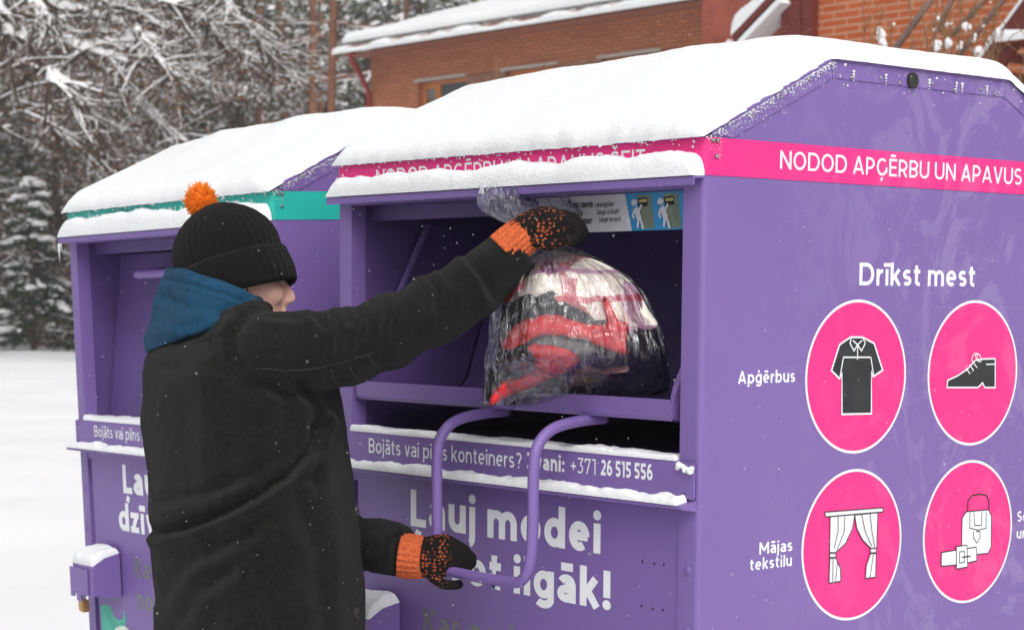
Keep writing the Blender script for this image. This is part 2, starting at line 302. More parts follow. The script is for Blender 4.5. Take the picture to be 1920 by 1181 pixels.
def text(mb, s, o, u, v, cap, t, m, width=None, align='l', gap=None, th=None):
    """s written from point o along unit vector u, upright along v; every stroke is a thin ribbon"""
    o, u, v = Vector(o), Vector(u).normalized(), Vector(v).normalized(); n = u.cross(v)
    gap = .15-t*.12 if gap is None else gap
    x = 0; items = []
    for ch in s:
        if ch == ' ': x += .30; continue
        S, w_ = glyph(ch, t); items.append((x, S)); x += w_+gap
    tot = x-gap; sx = (width/(tot*cap)) if width else 1
    if align == 'r': o = o-u*(tot*cap*sx)
    k = 0; h = t/2
    def P(a, z): return o+u*(a[0]*cap*sx)+v*(a[1]*cap)+n*z
    for x0, S in items:
        for st in S:
            k += 1; z = .0004+(k % 7)*.00007
            if st[0] == 'dot':
                c = [(x0+a, b) for a, b in arc(st[1], st[2], st[3], st[3], 0, 360, 18)[:-1]]
                mb.add([P(a, z) for a in c], [tuple(range(len(c)))], m); continue
            pts = [Vector((x0+a, b)) for a, b in st]; closed = (pts[0]-pts[-1]).length < 1e-6 and len(pts) > 4
            N = len(pts); L_, R_ = [], []
            for i in range(N):
                a = pts[i]-pts[i-1] if i else (pts[-1]-pts[-2] if closed else pts[1]-pts[0])
                b = pts[i+1]-pts[i] if i < N-1 else (pts[1]-pts[0] if closed else a)
                a = a.normalized() if a.length else b.normalized(); b = b.normalized() if b.length else a
                na, nb = Vector((-a.y, a.x)), Vector((-b.y, b.x)); mm = na+nb
                mm = mm.normalized() if mm.length > .3 else nb
                q = h/max(mm.dot(nb), .55); L_.append(pts[i]+mm*q); R_.append(pts[i]-mm*q)
            vsx = [P(a, z) for a in L_]+[P(a, z) for a in R_]
            mb.add(vsx, [(i, i+N, i+N+1, i+1) for i in range(N-1)], m)
    return tot*cap*sx

def flat_poly(mb, pts, m):
    mb.add(pts, [tuple(range(len(pts)))], m)
def ribbon(mb, pts, wd, n, m, closed=False):
    """a painted line of width wd along 3-D points lying in a plane of normal n"""
    pts = [Vector(p) for p in pts]; n = Vector(n); N = len(pts); A, B = [], []
    for i in range(N):
        if closed: a, b = pts[i]-pts[i-1], pts[(i+1) % N]-pts[i]
        else: a = pts[i]-pts[i-1] if i else pts[1]-pts[0]; b = pts[i+1]-pts[i] if i < N-1 else pts[i]-pts[i-1]
        na, nb = n.cross(a.normalized()), n.cross(b.normalized()); mm = (na+nb)
        mm = mm.normalized() if mm.length > .2 else nb
        q = wd/2/max(mm.dot(nb), .5); A.append(pts[i]+mm*q); B.append(pts[i]-mm*q)
    r = N if closed else N-1
    mb.add(A+B, [(i, (i+1) % N, (i+1) % N+N, i+N) for i in range(r)], m)

# ------------------------------------------------------------------ ground
def ground():
    xs = np.unique(np.concatenate([np.linspace(-600, 600, 31), np.linspace(-70, 20, 91), np.linspace(-14, 4, 73)]))
    ys = np.unique(np.concatenate([np.linspace(-300, 900, 31), np.linspace(-10, 60, 71), np.linspace(-6, 8, 57)]))
    mb = MB(); V = []
    for y in ys:
        for x in xs: V.append((x, y, GZ+.05*noise.noise((x*.25, y*.25, 0))+.02*noise.noise((x*1.3, y*1.3, 4))-.04))
    n = len(xs); F = [(j*n+i, j*n+i+1, (j+1)*n+i+1, (j+1)*n+i) for j in range(len(ys)-1) for i in range(n-1)]
    m = mat('ground_snow', (.83, .84, .86), .8, .2, .05, .5, .6, 14)
    mb.add(V, F, m); o = mb.build('snowy_ground', smooth=1, recalc=False); tag(o, kind='structure')
ground()

# ------------------------------------------------------------------ clothing bins
W, DEP, ZT = 1.2, 1.27, .0727
ROOF = [(0, ZT), (.349, .238), (.921, .238), (1.27, ZT)]
BOFF = Vector((-.6, .635, GZ))                          # base centre of a bin in its own coordinates
OX0, OX1, OZ1, OZ0 = -1.145, -.055, -.022, -.545        # the opening
def part(mb, name, root, smooth=40, parent=None, recalc=True):
    o = mb.build(name, smooth=smooth, recalc=recalc)
    if parent: o.parent = parent
    else: o.parent = root; o.location = -BOFF
    return o
def corner_post(mb, x_out, sx, z0, z1, m):
    """front corner post, outer vertical edge rounded"""
    r = .011; a = [(x_out-sx*.055, 0), (x_out-sx*r, 0)]
    a += [(x_out-sx*r+sx*r*math.sin(R(q)), r-r*math.cos(R(q))) for q in (15, 30, 45, 60, 75)]
    a += [(x_out, r), (x_out, .04), (x_out-sx*.055, .04)]
    mb.prism([(x, y, z0) for x, y in a], (0, 0, z1-z0), m)
def make_bin(name, label, band, opened, front_words, placement):
    root = empty(name, (0, 0, 0), label, 'clothing bin', 'clothing bins')
    P = M['purple']
    b = MB()
    # side sheets with the roof's profile, back, roof planes, floor
    for xs, d in ((0, -.02), (-W, .02)):
        poly = [(xs, .04, GZ+.06), (xs, .04, ZT-.0)] + [(xs, y, z-.004) for y, z in ROOF[1:3]] + [(xs, DEP, ZT-.004), (xs, DEP, GZ+.06)]
        poly[1] = (xs, .04, ZT+(.238-ZT)*.04/.349-.004)
        b.prism(poly, (d, 0, 0), P)
        b.prism([(xs, 0.011, ZT), (xs, .04, ZT), (xs, .04, ZT+.0149)], (d, 0, 0), P)
    b.box((-W+.021, DEP-.02, GZ+.06), (-.021, DEP-.001, ZT-.03), P)
    for i in range(3):
        (y0, z0), (y1, z1) = ROOF[i], ROOF[i+1]
        n = Vector((0, -(z1-z0), y1-y0)).normalized()*.004
        b.prism([(.004, y0-(.006 if i == 0 else 0), z0-(.003 if i == 0 else 0)), (.004, y1, z1), (.004, y1+n.y, z1+n.z), (.004, y0+n.y-(.006 if i == 0 else 0), z0+n.z-(.003 if i == 0 else 0))], (-W-.008, 0, 0), P)
    b.box((-W+.021, .03, GZ+.06), (-.021, DEP-.021, GZ+.09), P)
    for x in (-1.0, -.32): b.box((x, .15, GZ-.01), (x+.12, DEP-.15, GZ+.06), P)     # skids
    for xo, sx in ((0, 1), (-W, -1)):
        corner_post(b, xo, sx, GZ+.06, 0, P); corner_post(b, xo, sx, 0.0, ZT, P)
    b.box((OX0, 0, OZ1), (OX1, .03, ZT), P)                                          # header
    b.box((OX0, 0.002, -.66), (OX1, .03, OZ0), P)                                    # under the opening
    b.box((OX0, .018, GZ+.1), (OX1, .03, -.66), M['purple_shade'])                      # behind the door
    body = part(b, 'body', root)
    # raised trim along the roof edge of both sides
    for xs in (.0, -W-.0025):
        b = MB()
        inn = [(y, z) for y, z in ((.075, ZT), (.355, .205), (.915, .205), (1.195, ZT))]
        out = [(y, z-.0005) for y, z in ((.012, ZT+.006), (.349, .238), (.921, .238), (1.262, ZT+.006))]
        for i in range(3):
            g = .0008
            b.prism([(xs, out[i][0]+g, out[i][1]), (xs, out[i+1][0]-g, out[i+1][1]), (xs, inn[i+1][0]-g, inn[i+1][1]), (xs, inn[i][0]+g, inn[i][1])], (.0025, 0, 0), P)
        part(b, 'roof_trim', root)
    def bolt(c, r, m, sub=1, sc=(1, 1, 1)): q = MB(); q.ico(c, r, m, sub, sc); part(q, 'bolt', root)
    for y in (.41, .50, .56, .665, .74, .83, .88): bolt((.003, y, .212+.004*math.sin(y*40)), .0045, M['steel'])
    for k in (.3, .55, .8): bolt((.003, .03+.32*k, ZT+.018+(.16*k)-.022), .0035, M['steel'])
    for z in (ZT-.008, .035): bolt((.004, .018+.01*(z < .05), z), .005, M['steel'])
    bolt((.004, .03, ZT-.008), .005, M['steel'])
    for z in (-.756, -.875, -1.03, -1.2, -1.4):
        for x in (-.027, -W+.027): bolt((x, -.0005, z), .010, P, 2, (1, .32, 1))
    b = MB(); b.ico((.0055, .600, .217), .0155, M['rubber'], 2, (.4, .95, 1.05)); b.tube([(.003, .60, .217), (.008, .60, .217)], .0165, M['rubber'], 16)
    part(b, 'rubber_plug', root)
    # coloured band round the top
    b = MB(); e = .0014; r = .011
    path = [(-W-e, DEP), (-W-e, r)]+[(-W+r-(r+e)*math.cos(R(q)), r-(r+e)*math.sin(R(q))) for q in (20, 45, 70)]+[(-W+r, -e), (-r, -e)]
    path += [(-r+(r+e)*math.sin(R(q)), r-(r+e)*math.cos(R(q))) for q in (20, 45, 70)]+[(e, r), (e, DEP)]
    vs_ = [(x, y, .0) for x, y in path]+[(x, y, ZT-.002) for x, y in path]; n = len(path)
    b.add(vs_, [(i, i+1, i+1+n, i+n) for i in range(n-1)], M[band])
    part(b, 'colour_band', root, recalc=False)
    b = MB()
    text(b, 'NODOD APĢĒRBU UN APAVUS', (e, .207, .020), (0, 1, 0), (0, 0, 1), .0355, .135, M['white'], .781)
    part(b, 'side_lettering', root)
    b = MB(); text(b, 'NODOD APĢĒRBU UN APAVUS ŠEIT', (-1.045, -e, .020), (1, 0, 0), (0, 0, 1), .036, .135, M['white'], .885)
    part(b, 'front_lettering', root)
    # visor
    b = MB(); b.prism([(.002, .0, -.001), (.002, -.031, -.004), (.002, -.031, -.0195), (.002, -.028, -.0195), (.002, -.028, -.008), (.002, 0, -.005)], (-W-.004, 0, 0), P)
    part(b, 'visor', root)
    # strip under the opening with a lip that catches snow
    b = MB(); b.box((-1.192, -.012, -.618), (-.008, -.0005, -.5445), P, .003)
    b.prism([(-.006, -.0005, -.6185), (-.006, -.043, -.627), (-.006, -.043, -.633), (-.006, -.0005, -.640)], (-1.188, 0, 0), P)
    for x in (-1.175, -1.06, -.78, -.45, -.14, -.028):
        for z in (-.556, -.606):
            if abs(x+.6) > .5: b.ico((x, -.0125, z), .0042, M['purple_shade'], 1, (1, .4, 1))
    strip = part(b, 'phone_strip', root)
    b = MB(); x0 = -1.061
    wd = text(b, 'Bojāts vai pilns konteiners?', (x0, -.0122, -.5905), (1, 0, 0), (0, 0, 1), .0335, .125, M['white'], .548)
    text(b, 'Zvani:', (x0+.566, -.0122, -.5885), (1, 0, 0), (0, 0, 1), .0335, .20, M['white'], .118)
    text(b, '+371', (x0+.704, -.0122, -.5875), (1, 0, 0), (0, 0, 1), .0320, .11, M['white'], .075)
    text(b, '26 515 556', (x0+.795, -.0122, -.5865), (1, 0, 0), (0, 0, 1), .0320, .20, M['white'], .150)
    part(b, 'phone_lettering', root)
    # front door
    b = MB(); b.box((OX0+.012, .006, GZ+.12), (OX1-.003, .0175, -.645), P, .002); door = part(b, 'front_door', root)
    b = MB(); yd = .0058
    text(b, 'Ļauj modei', (-.924, yd, -.750), (1, 0, 0), (0, 0, 1), .0835, .215, M['white'], .640)
    text(b, 'dzīvot ilgāk!', (-.962, yd, -.862), (1, 0, 0), (0, 0, 1), .0800, .215, M['white'], .710)
    part(b, 'door_lettering', root)
    b = MB()
    text(b, 'Kas nod', (-.876, yd, -.993), (1, 0, 0), (0, 0, 1), .060, .17, M['grey_vinyl'], .318)
    text(b, 'nosi', (-.872, yd, -1.085), (1, 0, 0), (0, 0, 1), .060, .17, M['grey_vinyl'], .17) if not opened else None
    part(b, 'grey_lettering', root)
    for px, py in ((1205, 1052), (1227, 1056), (1245, 1058), (1203, 1135), (1224, 1141), (1243, 1143)):
        b = MB(); q = at_y(px, py, yd); flat_poly(b, [(q.x+.0026*math.cos(a), yd-.0004, q.z+.0033*math.sin(a)) for a in np.linspace(0, 2*math.pi, 13)[:-1]], M['hole'])
        part(b, 'drill_hole', root)
    if not opened:                                   # printed leaf-like picture low on the door
        b = MB(); g1 = mat('print_green', (.05, .40, .30), .45, .4, .35, 14); g2 = mat('print_pale', (.55, .66, .60), .45, .4, .2, 30); g3 = mat('print_leaf', (.22, .42, .16), .45, .4, .3, 20)
        f = lambda a, b_: (-1.118+a, yd-.0005, -1.105-b_)
        flat_poly(b, [f(*q) for q in ((0, 0), (.03, -.008), (.07, -.006), (.085, .02), (.12, .03), (.15, .022), (.162, -.012), (.168, .02), (.162, .05), (.21, .08), (.25, .16), (.26, .3), (0, .3))], g1)
        for k, (cx, cz, rr, a0, a1) in enumerate(((.15, .15, .10, 60, 190), (.17, .17, .075, 30, 200), (.06, .13, .05, 0, 160), (.20, .2, .06, 60, 220))):
            ribbon(b, [Vector(f(cx+rr*math.cos(R(a)), cz-rr*math.sin(R(a))))+Vector((0, -.0003-.0001*k, 0)) for a in np.linspace(a0, a1, 14)], .014-.002*k, (0, -1, 0), g2)
        flat_poly(b, [Vector(f(.10+.03*math.cos(a), .11+.045*math.sin(a)))+Vector((0, -.0008, 0)) for a in np.linspace(0, 2*math.pi, 20)[:-1]], g3)
        part(b, 'printed_picture', root)
    # lock box at the left of the door
    b = MB(); x0, x1 = -1.105, -.958
    b.prism([(x0+.012, -.001, -.93), (x0+.012, -.05, -.94), (x0+.012, -.088, -.962), (x0+.012, -.088, -1.05), (x0+.012, -.001, -1.06)], (x1-x0-.012, 0, 0), P)
    lb = part(b, 'lock_box', root)
    b = MB(); b.prism([(x0, -.094, -.972), (x1-.03, -.094, -.972), (x1-.03, -.094, -1.05), (x0+.07, -.094, -1.05), (x0+.07, -.094, -1.07), (x0+.04, -.094, -1.07), (x0+.04, -.094, -1.052), (x0+.032, -.094, -1.040), (x0+.024, -.094, -1.052), (x0+.024, -.094, -1.06), (x0, -.094, -1.06)], (0, .004, 0), P)
    part(b, 'lock_flap', root, parent=lb)
    b = MB(); b.box((x0+.038, -.09, -1.105), (x0+.072, -.068, -1.068), M['brass'], .004); b.tube([(x0+.046, -.079, -1.068), (x0+.046, -.079, -1.045), (x0+.055, -.079, -1.035), (x0+.064, -.079, -1.045), (x0+.064, -.079, -1.068)], .0035, M['steel'], 8)
    part(b, 'padlock', root, parent=lb)
    # recess behind the opening
    I = M['purple_shade']; b = MB()
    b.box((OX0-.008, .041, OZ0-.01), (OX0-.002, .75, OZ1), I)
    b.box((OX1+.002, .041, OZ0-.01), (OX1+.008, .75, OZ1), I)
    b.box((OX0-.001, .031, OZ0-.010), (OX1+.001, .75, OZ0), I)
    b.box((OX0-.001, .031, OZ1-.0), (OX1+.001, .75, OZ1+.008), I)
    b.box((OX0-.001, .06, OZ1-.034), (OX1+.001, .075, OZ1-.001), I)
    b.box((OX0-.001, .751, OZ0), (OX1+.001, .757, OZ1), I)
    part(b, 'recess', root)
    # hopper
    b = MB(); hx0, hx1 = OX0+.014, OX1-(.032 if opened else .014)
    if opened:
        prof = [(.000, -.428), (.004, -.462), (.010, -.470), (.22, -.485), (.30, -.47), (.34, -.43), (.47, -.05)]
        th = .004
        for (y0, z0), (y1, z1) in zip(prof[:-1], prof[1:]):
            n = Vector((0, z1-z0, -(y1-y0))).normalized()*th
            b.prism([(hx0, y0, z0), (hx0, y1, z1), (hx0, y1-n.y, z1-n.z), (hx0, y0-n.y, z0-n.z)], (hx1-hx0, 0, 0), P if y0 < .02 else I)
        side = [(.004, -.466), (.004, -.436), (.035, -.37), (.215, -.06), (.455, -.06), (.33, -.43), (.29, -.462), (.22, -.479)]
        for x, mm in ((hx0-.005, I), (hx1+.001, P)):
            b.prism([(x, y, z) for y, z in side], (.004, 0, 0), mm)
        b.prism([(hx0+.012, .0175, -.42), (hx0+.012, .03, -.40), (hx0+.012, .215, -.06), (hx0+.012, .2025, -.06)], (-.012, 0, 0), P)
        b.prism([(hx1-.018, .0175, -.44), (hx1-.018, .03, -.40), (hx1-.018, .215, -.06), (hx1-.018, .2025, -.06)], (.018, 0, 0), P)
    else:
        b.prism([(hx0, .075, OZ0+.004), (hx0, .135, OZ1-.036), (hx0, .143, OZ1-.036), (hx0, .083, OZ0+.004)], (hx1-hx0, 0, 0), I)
    hop = part(b, 'hopper', root)
    b = MB(); rr = .0118
    if opened:
        xl, xr = -.648, -.333; yh = -.135
        arm = lambda x: [(x, .06, -.478), (x, -.02, -.482), (x, -.085, -.495), (x, -.122, -.525), (x+.002, yh, -.57)]
        lo = catmull(arm(xl)+[(xl+.002, yh, -.70), (xl+.006, yh, -.775), (xl+.03, yh, -.803), (xl+.075, yh, -.809), (xr-.075, yh, -.809), (xr-.028, yh, -.797), (xr-.006, yh, -.755), (xr, yh, -.68)]+arm(xr)[::-1], 6)
        b.tube(lo, rr, P, 14); part(b, 'pull_handle', root, smooth=1)
        # fixed round sticker and warning label inside the hopper
        b = MB(); c = at_y(948, 692, .35)
        for q, (k, m) in enumerate(((1, M['white']), (.95, M['pink']))):
            flat_poly(b, [(c.x+.10*k*math.cos(a), .372-.003-.0006*q+.10*k*math.sin(a)*.324, -.337+.0006*q+.10*k*math.sin(a)*.946) for a in np.linspace(0, 2*math.pi, 49)[:-1]], m)
        part(b, 'round_sticker', root, parent=hop)
    else:
        b.tube(catmull([(-.845, .13, -.112), (-.845, .07, -.118), (-.83, .055, -.12), (-.36, .055, -.12), (-.345, .07, -.118), (-.345, .13, -.112)], 6), .013, P, 12); b.box((-.83, .068, -.117), (-.36, .10, -.112), P)
        part(b, 'pull_handle', root, smooth=1)
    if opened: warning_label(root)
    side_prints(root)
    root.matrix_world = placement @ Matrix.Translation(BOFF)
    return root

def warning_label(root):
    y = .055; L, T = at_y(1063, 440, y), at_y(1280, 358, y); z0, z1 = at_y(1280, 430, y).z, at_y(1280, 358, y).z
    x1 = OX1+.001; x0 = L.x-.10; b = MB(); f = lambda x, z, k=0: (x, y-.0003*k, z)
    flat_poly(b, [f(x0, z0), f(x1, z0), f(x1, z1), f(x0, z1)], M['stick_white'])
    xa = at_y(1172, 365, y).x; xb = at_y(1185, 435, y).x
    flat_poly(b, [f(xb, z0, 1), f(x1, z0, 1), f(x1, z1, 1), f(xa, z1, 1)], M['blue'])
    b.box((x0, y+.0012, z0), (x1, y+.004, z1+.005), M['purple_shade'])
    lab = part(b, 'warning_label', root, recalc=False)
    b = MB()
    for dx in (0, at_y(1236, 400, y).x-at_y(1187, 400, y).x):
        q = lambda px, py: at_y(px, py, y)
        def F(px, py, k): p = q(px, py); return (min(p.x+dx, OX1), y-.0003*k, p.z)
        flat_poly(b, [F(1194, 366, 2), F(1221, 364, 2), F(1228, 428, 2), F(1205, 429, 2)], M['stick_green'])
        flat_poly(b, [F(1196, 372, 3), F(1214, 370, 3), F(1215, 386, 3), F(1198, 388, 3)], M['hole'])
        flat_poly(b, [F(1199, 375, 4), F(1213, 373, 4), F(1213, 379, 4), F(1199, 380, 4)], M['stick_yellow'])
        c = q(1190, 380); flat_poly(b, [(c.x+dx+.0085*math.cos(a), y-.0015, c.z+.0065*math.sin(a)) for a in np.linspace(0, 2*math.pi, 17)[:-1]], M['stick_white'])
        for k, (pl, wd) in enumerate((([(1192, 390), (1197, 402), (1201, 412)], .013), ([(1193, 392), (1200, 394), (1204, 384)], .005), ([(1191, 393), (1188, 404), (1191, 410)], .005), ([(1199, 408), (1198, 420), (1197, 427)], .006), ([(1201, 408), (1206, 420), (1208, 430)], .006))):
            ribbon(b, [F(x, z, 6+k) for x, z in pl], wd, (0, -1, 0), M['stick_white'])
    part(b, 'warning_print', root, parent=lab, recalc=False)
    b = MB(); ink = M['ink']
    for words, px, py, t, wpx in (('EINSTIEG VERBOTEN', 1068, 391, .24, 44), ('Lebensgefahr!', 1116, 389, .14, 36), ('NO ENTRY', 1072, 407, .24, 23), ('Danger of death!', 1120, 403, .14, 41), ('ACCÈS INTERDIT', 1072, 421, .24, 38), ('Danger de mort!', 1124, 417, .14, 40)):
        p0, p1 = at_y(px, py, y), at_y(px+wpx, py-2, y)
        text(b, words, (p0.x, y-.0004, p0.z), (1, 0, 0), (0, 0, 1), .0105, t, ink, p1.x-p0.x)
    part(b, 'warning_lettering', root, parent=lab, recalc=False)

def side_prints(root):
    U, V = (0, 1, 0), (0, 0, 1); wh, ik = M['white'], M['ink']
    def s(px, py, k=0): p = at_x(px, py, 0); return Vector((.0004+.00035*k, p.y, p.z))
    def z7(x, y, k=0): return s(1320+x*.6356, 430+y*.6356, k)            # points read off an enlarged view of the panel
    b = MB(); text(b, 'Drīkst mest', (0, .453, -.203), U, V, .0455, .165, wh, .382); part(b, 'heading_lettering', root)
    b = MB()
    text(b, 'Apģērbus', (0, .101, -.396), U, V, .0245, .165, wh, .164)
    part(b, 'caption_lettering', root); b = MB()
    text(b, 'Mājas', (0, .171, -.735), U, V, .0240, .165, wh, .097); text(b, 'tekstilu', (0, .145, -.765), U, V, .0230, .165, wh, .122)
    part(b, 'caption_lettering', root); b = MB()
    text(b, 'Somas', (0, 1.016, -.727), U, V, .0240, .165, wh, .100); text(b, 'un jostas', (0, 1.016, -.765), U, V, .0230, .165, wh, .150)
    part(b, 'caption_lettering', root)
    r = .1575; rings = {}
    for key, y, z in (('shirt', .4527, -.3896), ('shoe', .8398, -.3896), ('curtain', .4527, -.7367), ('bag', .8398, -.7367)):
        b = MB()
        for q, (k, m) in enumerate(((1, wh), (.965, M['pink']))):
            flat_poly(b, [(.0004+.0004*q, y+r*k*math.cos(a), z+r*k*math.sin(a)) for a in np.linspace(0, 2*math.pi, 73)[:-1]], m)
        rings[key] = part(b, 'round_pictogram', root, recalc=False)
    N = (1, 0, 0)
    # polo shirt
    b = MB()
    body = [(430, 318), (465, 318), (500, 336), (525, 415), (497, 434), (492, 420), (492, 543), (405, 545), (405, 425), (398, 440), (374, 416), (398, 340)]
    flat_poly(b, [z7(*p, 3) for p in body], ik)
    ribbon(b, [z7(*p, 4) for p in body], .0038, N, wh, True)
    ribbon(b, [z7(*p, 5) for p in ((408, 377), (490, 377))], .003, N, wh)
    for k, l in enumerate((((432, 320), (428, 336), (440, 358), (450, 340), (462, 358), (473, 336), (466, 320)), ((436, 327), (450, 340), (464, 327)), ((450, 340), (450, 384)), ((398, 434), (408, 378)), ((497, 430), (489, 378)))):
        ribbon(b, [z7(*p, 6+k*.4) for p in l], .0028, N, wh)
    part(b, 'shirt_icon', root, parent=rings['shirt'], recalc=False)
    # shoe
    b = MB(); so_ = [(715, 466), (717, 445), (745, 432), (775, 412), (800, 385), (825, 382), (857, 381), (857, 466), (826, 466), (820, 452), (806, 466)]
    flat_poly(b, [z7(*p, 3) for p in so_], ik); ribbon(b, [z7(*p, 4) for p in so_], .0032, N, wh, True)
    ribbon(b, [z7(*p, 5) for p in ((830, 398), (857, 397))], .0025, N, wh)
    for k, l in enumerate((((770, 408), (782, 426)), ((780, 398), (793, 417)), ((790, 390), (803, 408)))): ribbon(b, [z7(*p, 6) for p in l], .0026, N, wh)
    for k, (cx, cy, a) in enumerate(((795, 378, 20), (806, 378, -25))):
        ribbon(b, [z7(cx+7*math.cos(t)*math.cos(R(a))-14*math.sin(t)*math.sin(R(a)), cy+7*math.cos(t)*math.sin(R(a))+13*math.sin(t)*math.cos(R(a)), 7+k) for t in np.linspace(0, 2*math.pi, 15)[:-1]], .0022, N, wh, True)
    part(b, 'shoe_icon', root, parent=rings['shoe'], recalc=False)
    # curtains
    b = MB()
    shapes = [[(354, 833), (526, 820), (526, 832), (356, 847)],
              [(370, 846), (442, 840), (436, 880), (415, 925), (386, 952), (368, 952)],
              [(442, 841), (510, 834), (507, 938), (490, 940), (465, 915), (448, 880)],
              [(368, 954), (386, 953), (386, 966), (368, 967)], [(488, 940), (506, 939), (506, 952), (488, 953)],
              [(368, 969), (386, 968), (400, 1000), (400, 1036), (366, 1042)], [(488, 955), (505, 954), (503, 1024), (473, 1028), (476, 990)]]
    for k, p in enumerate(shapes):
        flat_poly(b, [z7(*q, 3+.4*k) for q in p], wh); ribbon(b, [z7(*q, 6+.4*k) for q in p], .0022, N, ik, True)
    for l in (((392, 846), (392, 890), (380, 940)), ((412, 846), (410, 890), (388, 946)), ((462, 840), (472, 890), (492, 934)), ((486, 838), (492, 890), (500, 936)), ((377, 970), (376, 1038)), ((390, 980), (384, 1036)), ((496, 958), (486, 1024))):
        ribbon(b, [z7(*q, 9.5) for q in l], .0018, N, ik)
    part(b, 'curtain_icon', root, parent=rings['curtain'], recalc=False)
    # rucksack and belt
    b = MB()
    sack = [(772, 832), (838, 826), (846, 845), (845, 935), (836, 954), (800, 958), (758, 955), (760, 850)]
    flat_poly(b, [z7(*q, 3) for q in sack], wh); ribbon(b, [z7(*q, 4) for q in sack], .0026, N, ik, True)
    ribbon(b, [z7(*q, 4.5) for q in ((776, 830), (777, 800), (790, 784), (812, 780), (832, 784), (839, 800), (839, 826))], .0030, N, ik)
    for l in (((782, 834), (782, 880), (806, 886), (830, 880), (830, 832)), ((794, 834), (796, 872), (816, 872), (818, 832)), ((800, 890), (812, 890), (812, 908), (803, 924), (793, 908), (793, 890))): ribbon(b, [z7(*q, 5) for q in l], .0022, N, ik)
    belt = [(698, 952), (740, 945), (800, 936), (802, 976), (745, 988), (697, 992)]
    flat_poly(b, [z7(*q, 6) for q in belt], wh); ribbon(b, [z7(*q, 7) for q in belt], .0024, N, ik, True)
    buck = [(741, 934), (772, 930), (774, 994), (741, 1000)]
    flat_poly(b, [z7(*q, 8) for q in buck], wh); ribbon(b, [z7(*q, 9) for q in buck], .0024, N, ik, True)
    ribbon(b, [z7(*q, 9.5) for q in ((750, 950), (764, 948), (765, 980), (750, 983))], .0022, N, ik, True); ribbon(b, [z7(*q, 10) for q in ((757, 966), (782, 962))], .003, N, ik)
    part(b, 'bag_and_belt_icon', root, parent=rings['bag'], recalc=False)

ID = Matrix.Identity(4)
ax, ay, az = R(1.7176), R(-.8124), R(-2.931)
T2 = Matrix.Translation((-1.5724, .0607, -.0419)) @ Matrix.Rotation(az, 4, 'Z') @ Matrix.Rotation(ay, 4, 'Y') @ Matrix.Rotation(ax, 4, 'X')
make_bin('clothing_bin', 'purple clothing bin with a pink band, its hopper pulled open', 'pink', True, None, ID)
make_bin('clothing_bin', 'purple clothing bin with a teal band behind the person, hopper shut', 'teal', False, None, T2)

# ------------------------------------------------------------------ snow lying on the bins
def ends(L, n, w0, w1):
    a = np.linspace(0, L, n)
    for wd, side in ((w0, 0), (w1, 1)):
        if wd:
            q = wd*(1-np.cos(np.linspace(0, math.pi/2, 8))); a = np.concatenate([a, q if side == 0 else L-q])
    return np.unique(np.round(a, 5))
def snow_sheet(name, P, Nn, Lu, Lv, nu, nv, T, e, lump=.25, ls=3.5, fine=.0025, fs=45, mw=ID, label=None, crumbs=0, tfun=None, mats=None):
    us, vs_ = ends(Lu, nu, e[0], e[1]), ends(Lv, nv, e[2], e[3]); mb = MB(); V = []; seed = random.random()*50
    def fall(d, wd): return 1 if not wd else math.sqrt(max(0, 1-(1-min(max(d, 0)/wd, 1))**2))
    for v in vs_:
        for u in us:
            q = Vector((u, v, seed)); k = fall(u, e[0])*fall(Lu-u, e[1])*fall(v, e[2])*fall(Lv-v, e[3])
            t = T*(1+lump*fbm(q*ls, 2))*(tfun(u, v) if tfun else 1)+fine*fbm(q*fs, 3)*min(1, k*2)
            p, n = P(u, v), Nn(u, v)
            V.append(Vector(p)+Vector(n)*(max(t, .001)*k+.0006))
    n = len(us); F = [(j*n+i, j*n+i+1, (j+1)*n+i+1, (j+1)*n+i) for j in range(len(vs_)-1) for i in range(n-1)]
    mb.add(V, F, mats or M['snow'])
    if crumbs:
        for c, r in crumbs: mb.ico(c, r, M['snow'], 1, jit=.3)
    o = mb.build(name, smooth=1, recalc=False); o.matrix_world = mw
    tag(o, label, 'snow'); return o
SL = [0]
for (a, b_) in zip(ROOF[:-1], ROOF[1:]): SL.append(SL[-1]+math.hypot(b_[0]-a[0], b_[1]-a[1]))
def roofp(s):
    s = max(0, min(SL[-1], s)); i = min(2, max(k for k in range(3) if s >= SL[k])); t = (s-SL[i])/(SL[i+1]-SL[i])
    return ROOF[i][0]+(ROOF[i+1][0]-ROOF[i][0])*t, ROOF[i][1]+(ROOF[i+1][1]-ROOF[i][1])*t
def roofn(s):
    a, b_ = roofp(s-.10), roofp(s+.10); d = Vector((0, b_[0]-a[0], b_[1]-a[1])).normalized(); return Vector((0, -d.z, d.y))
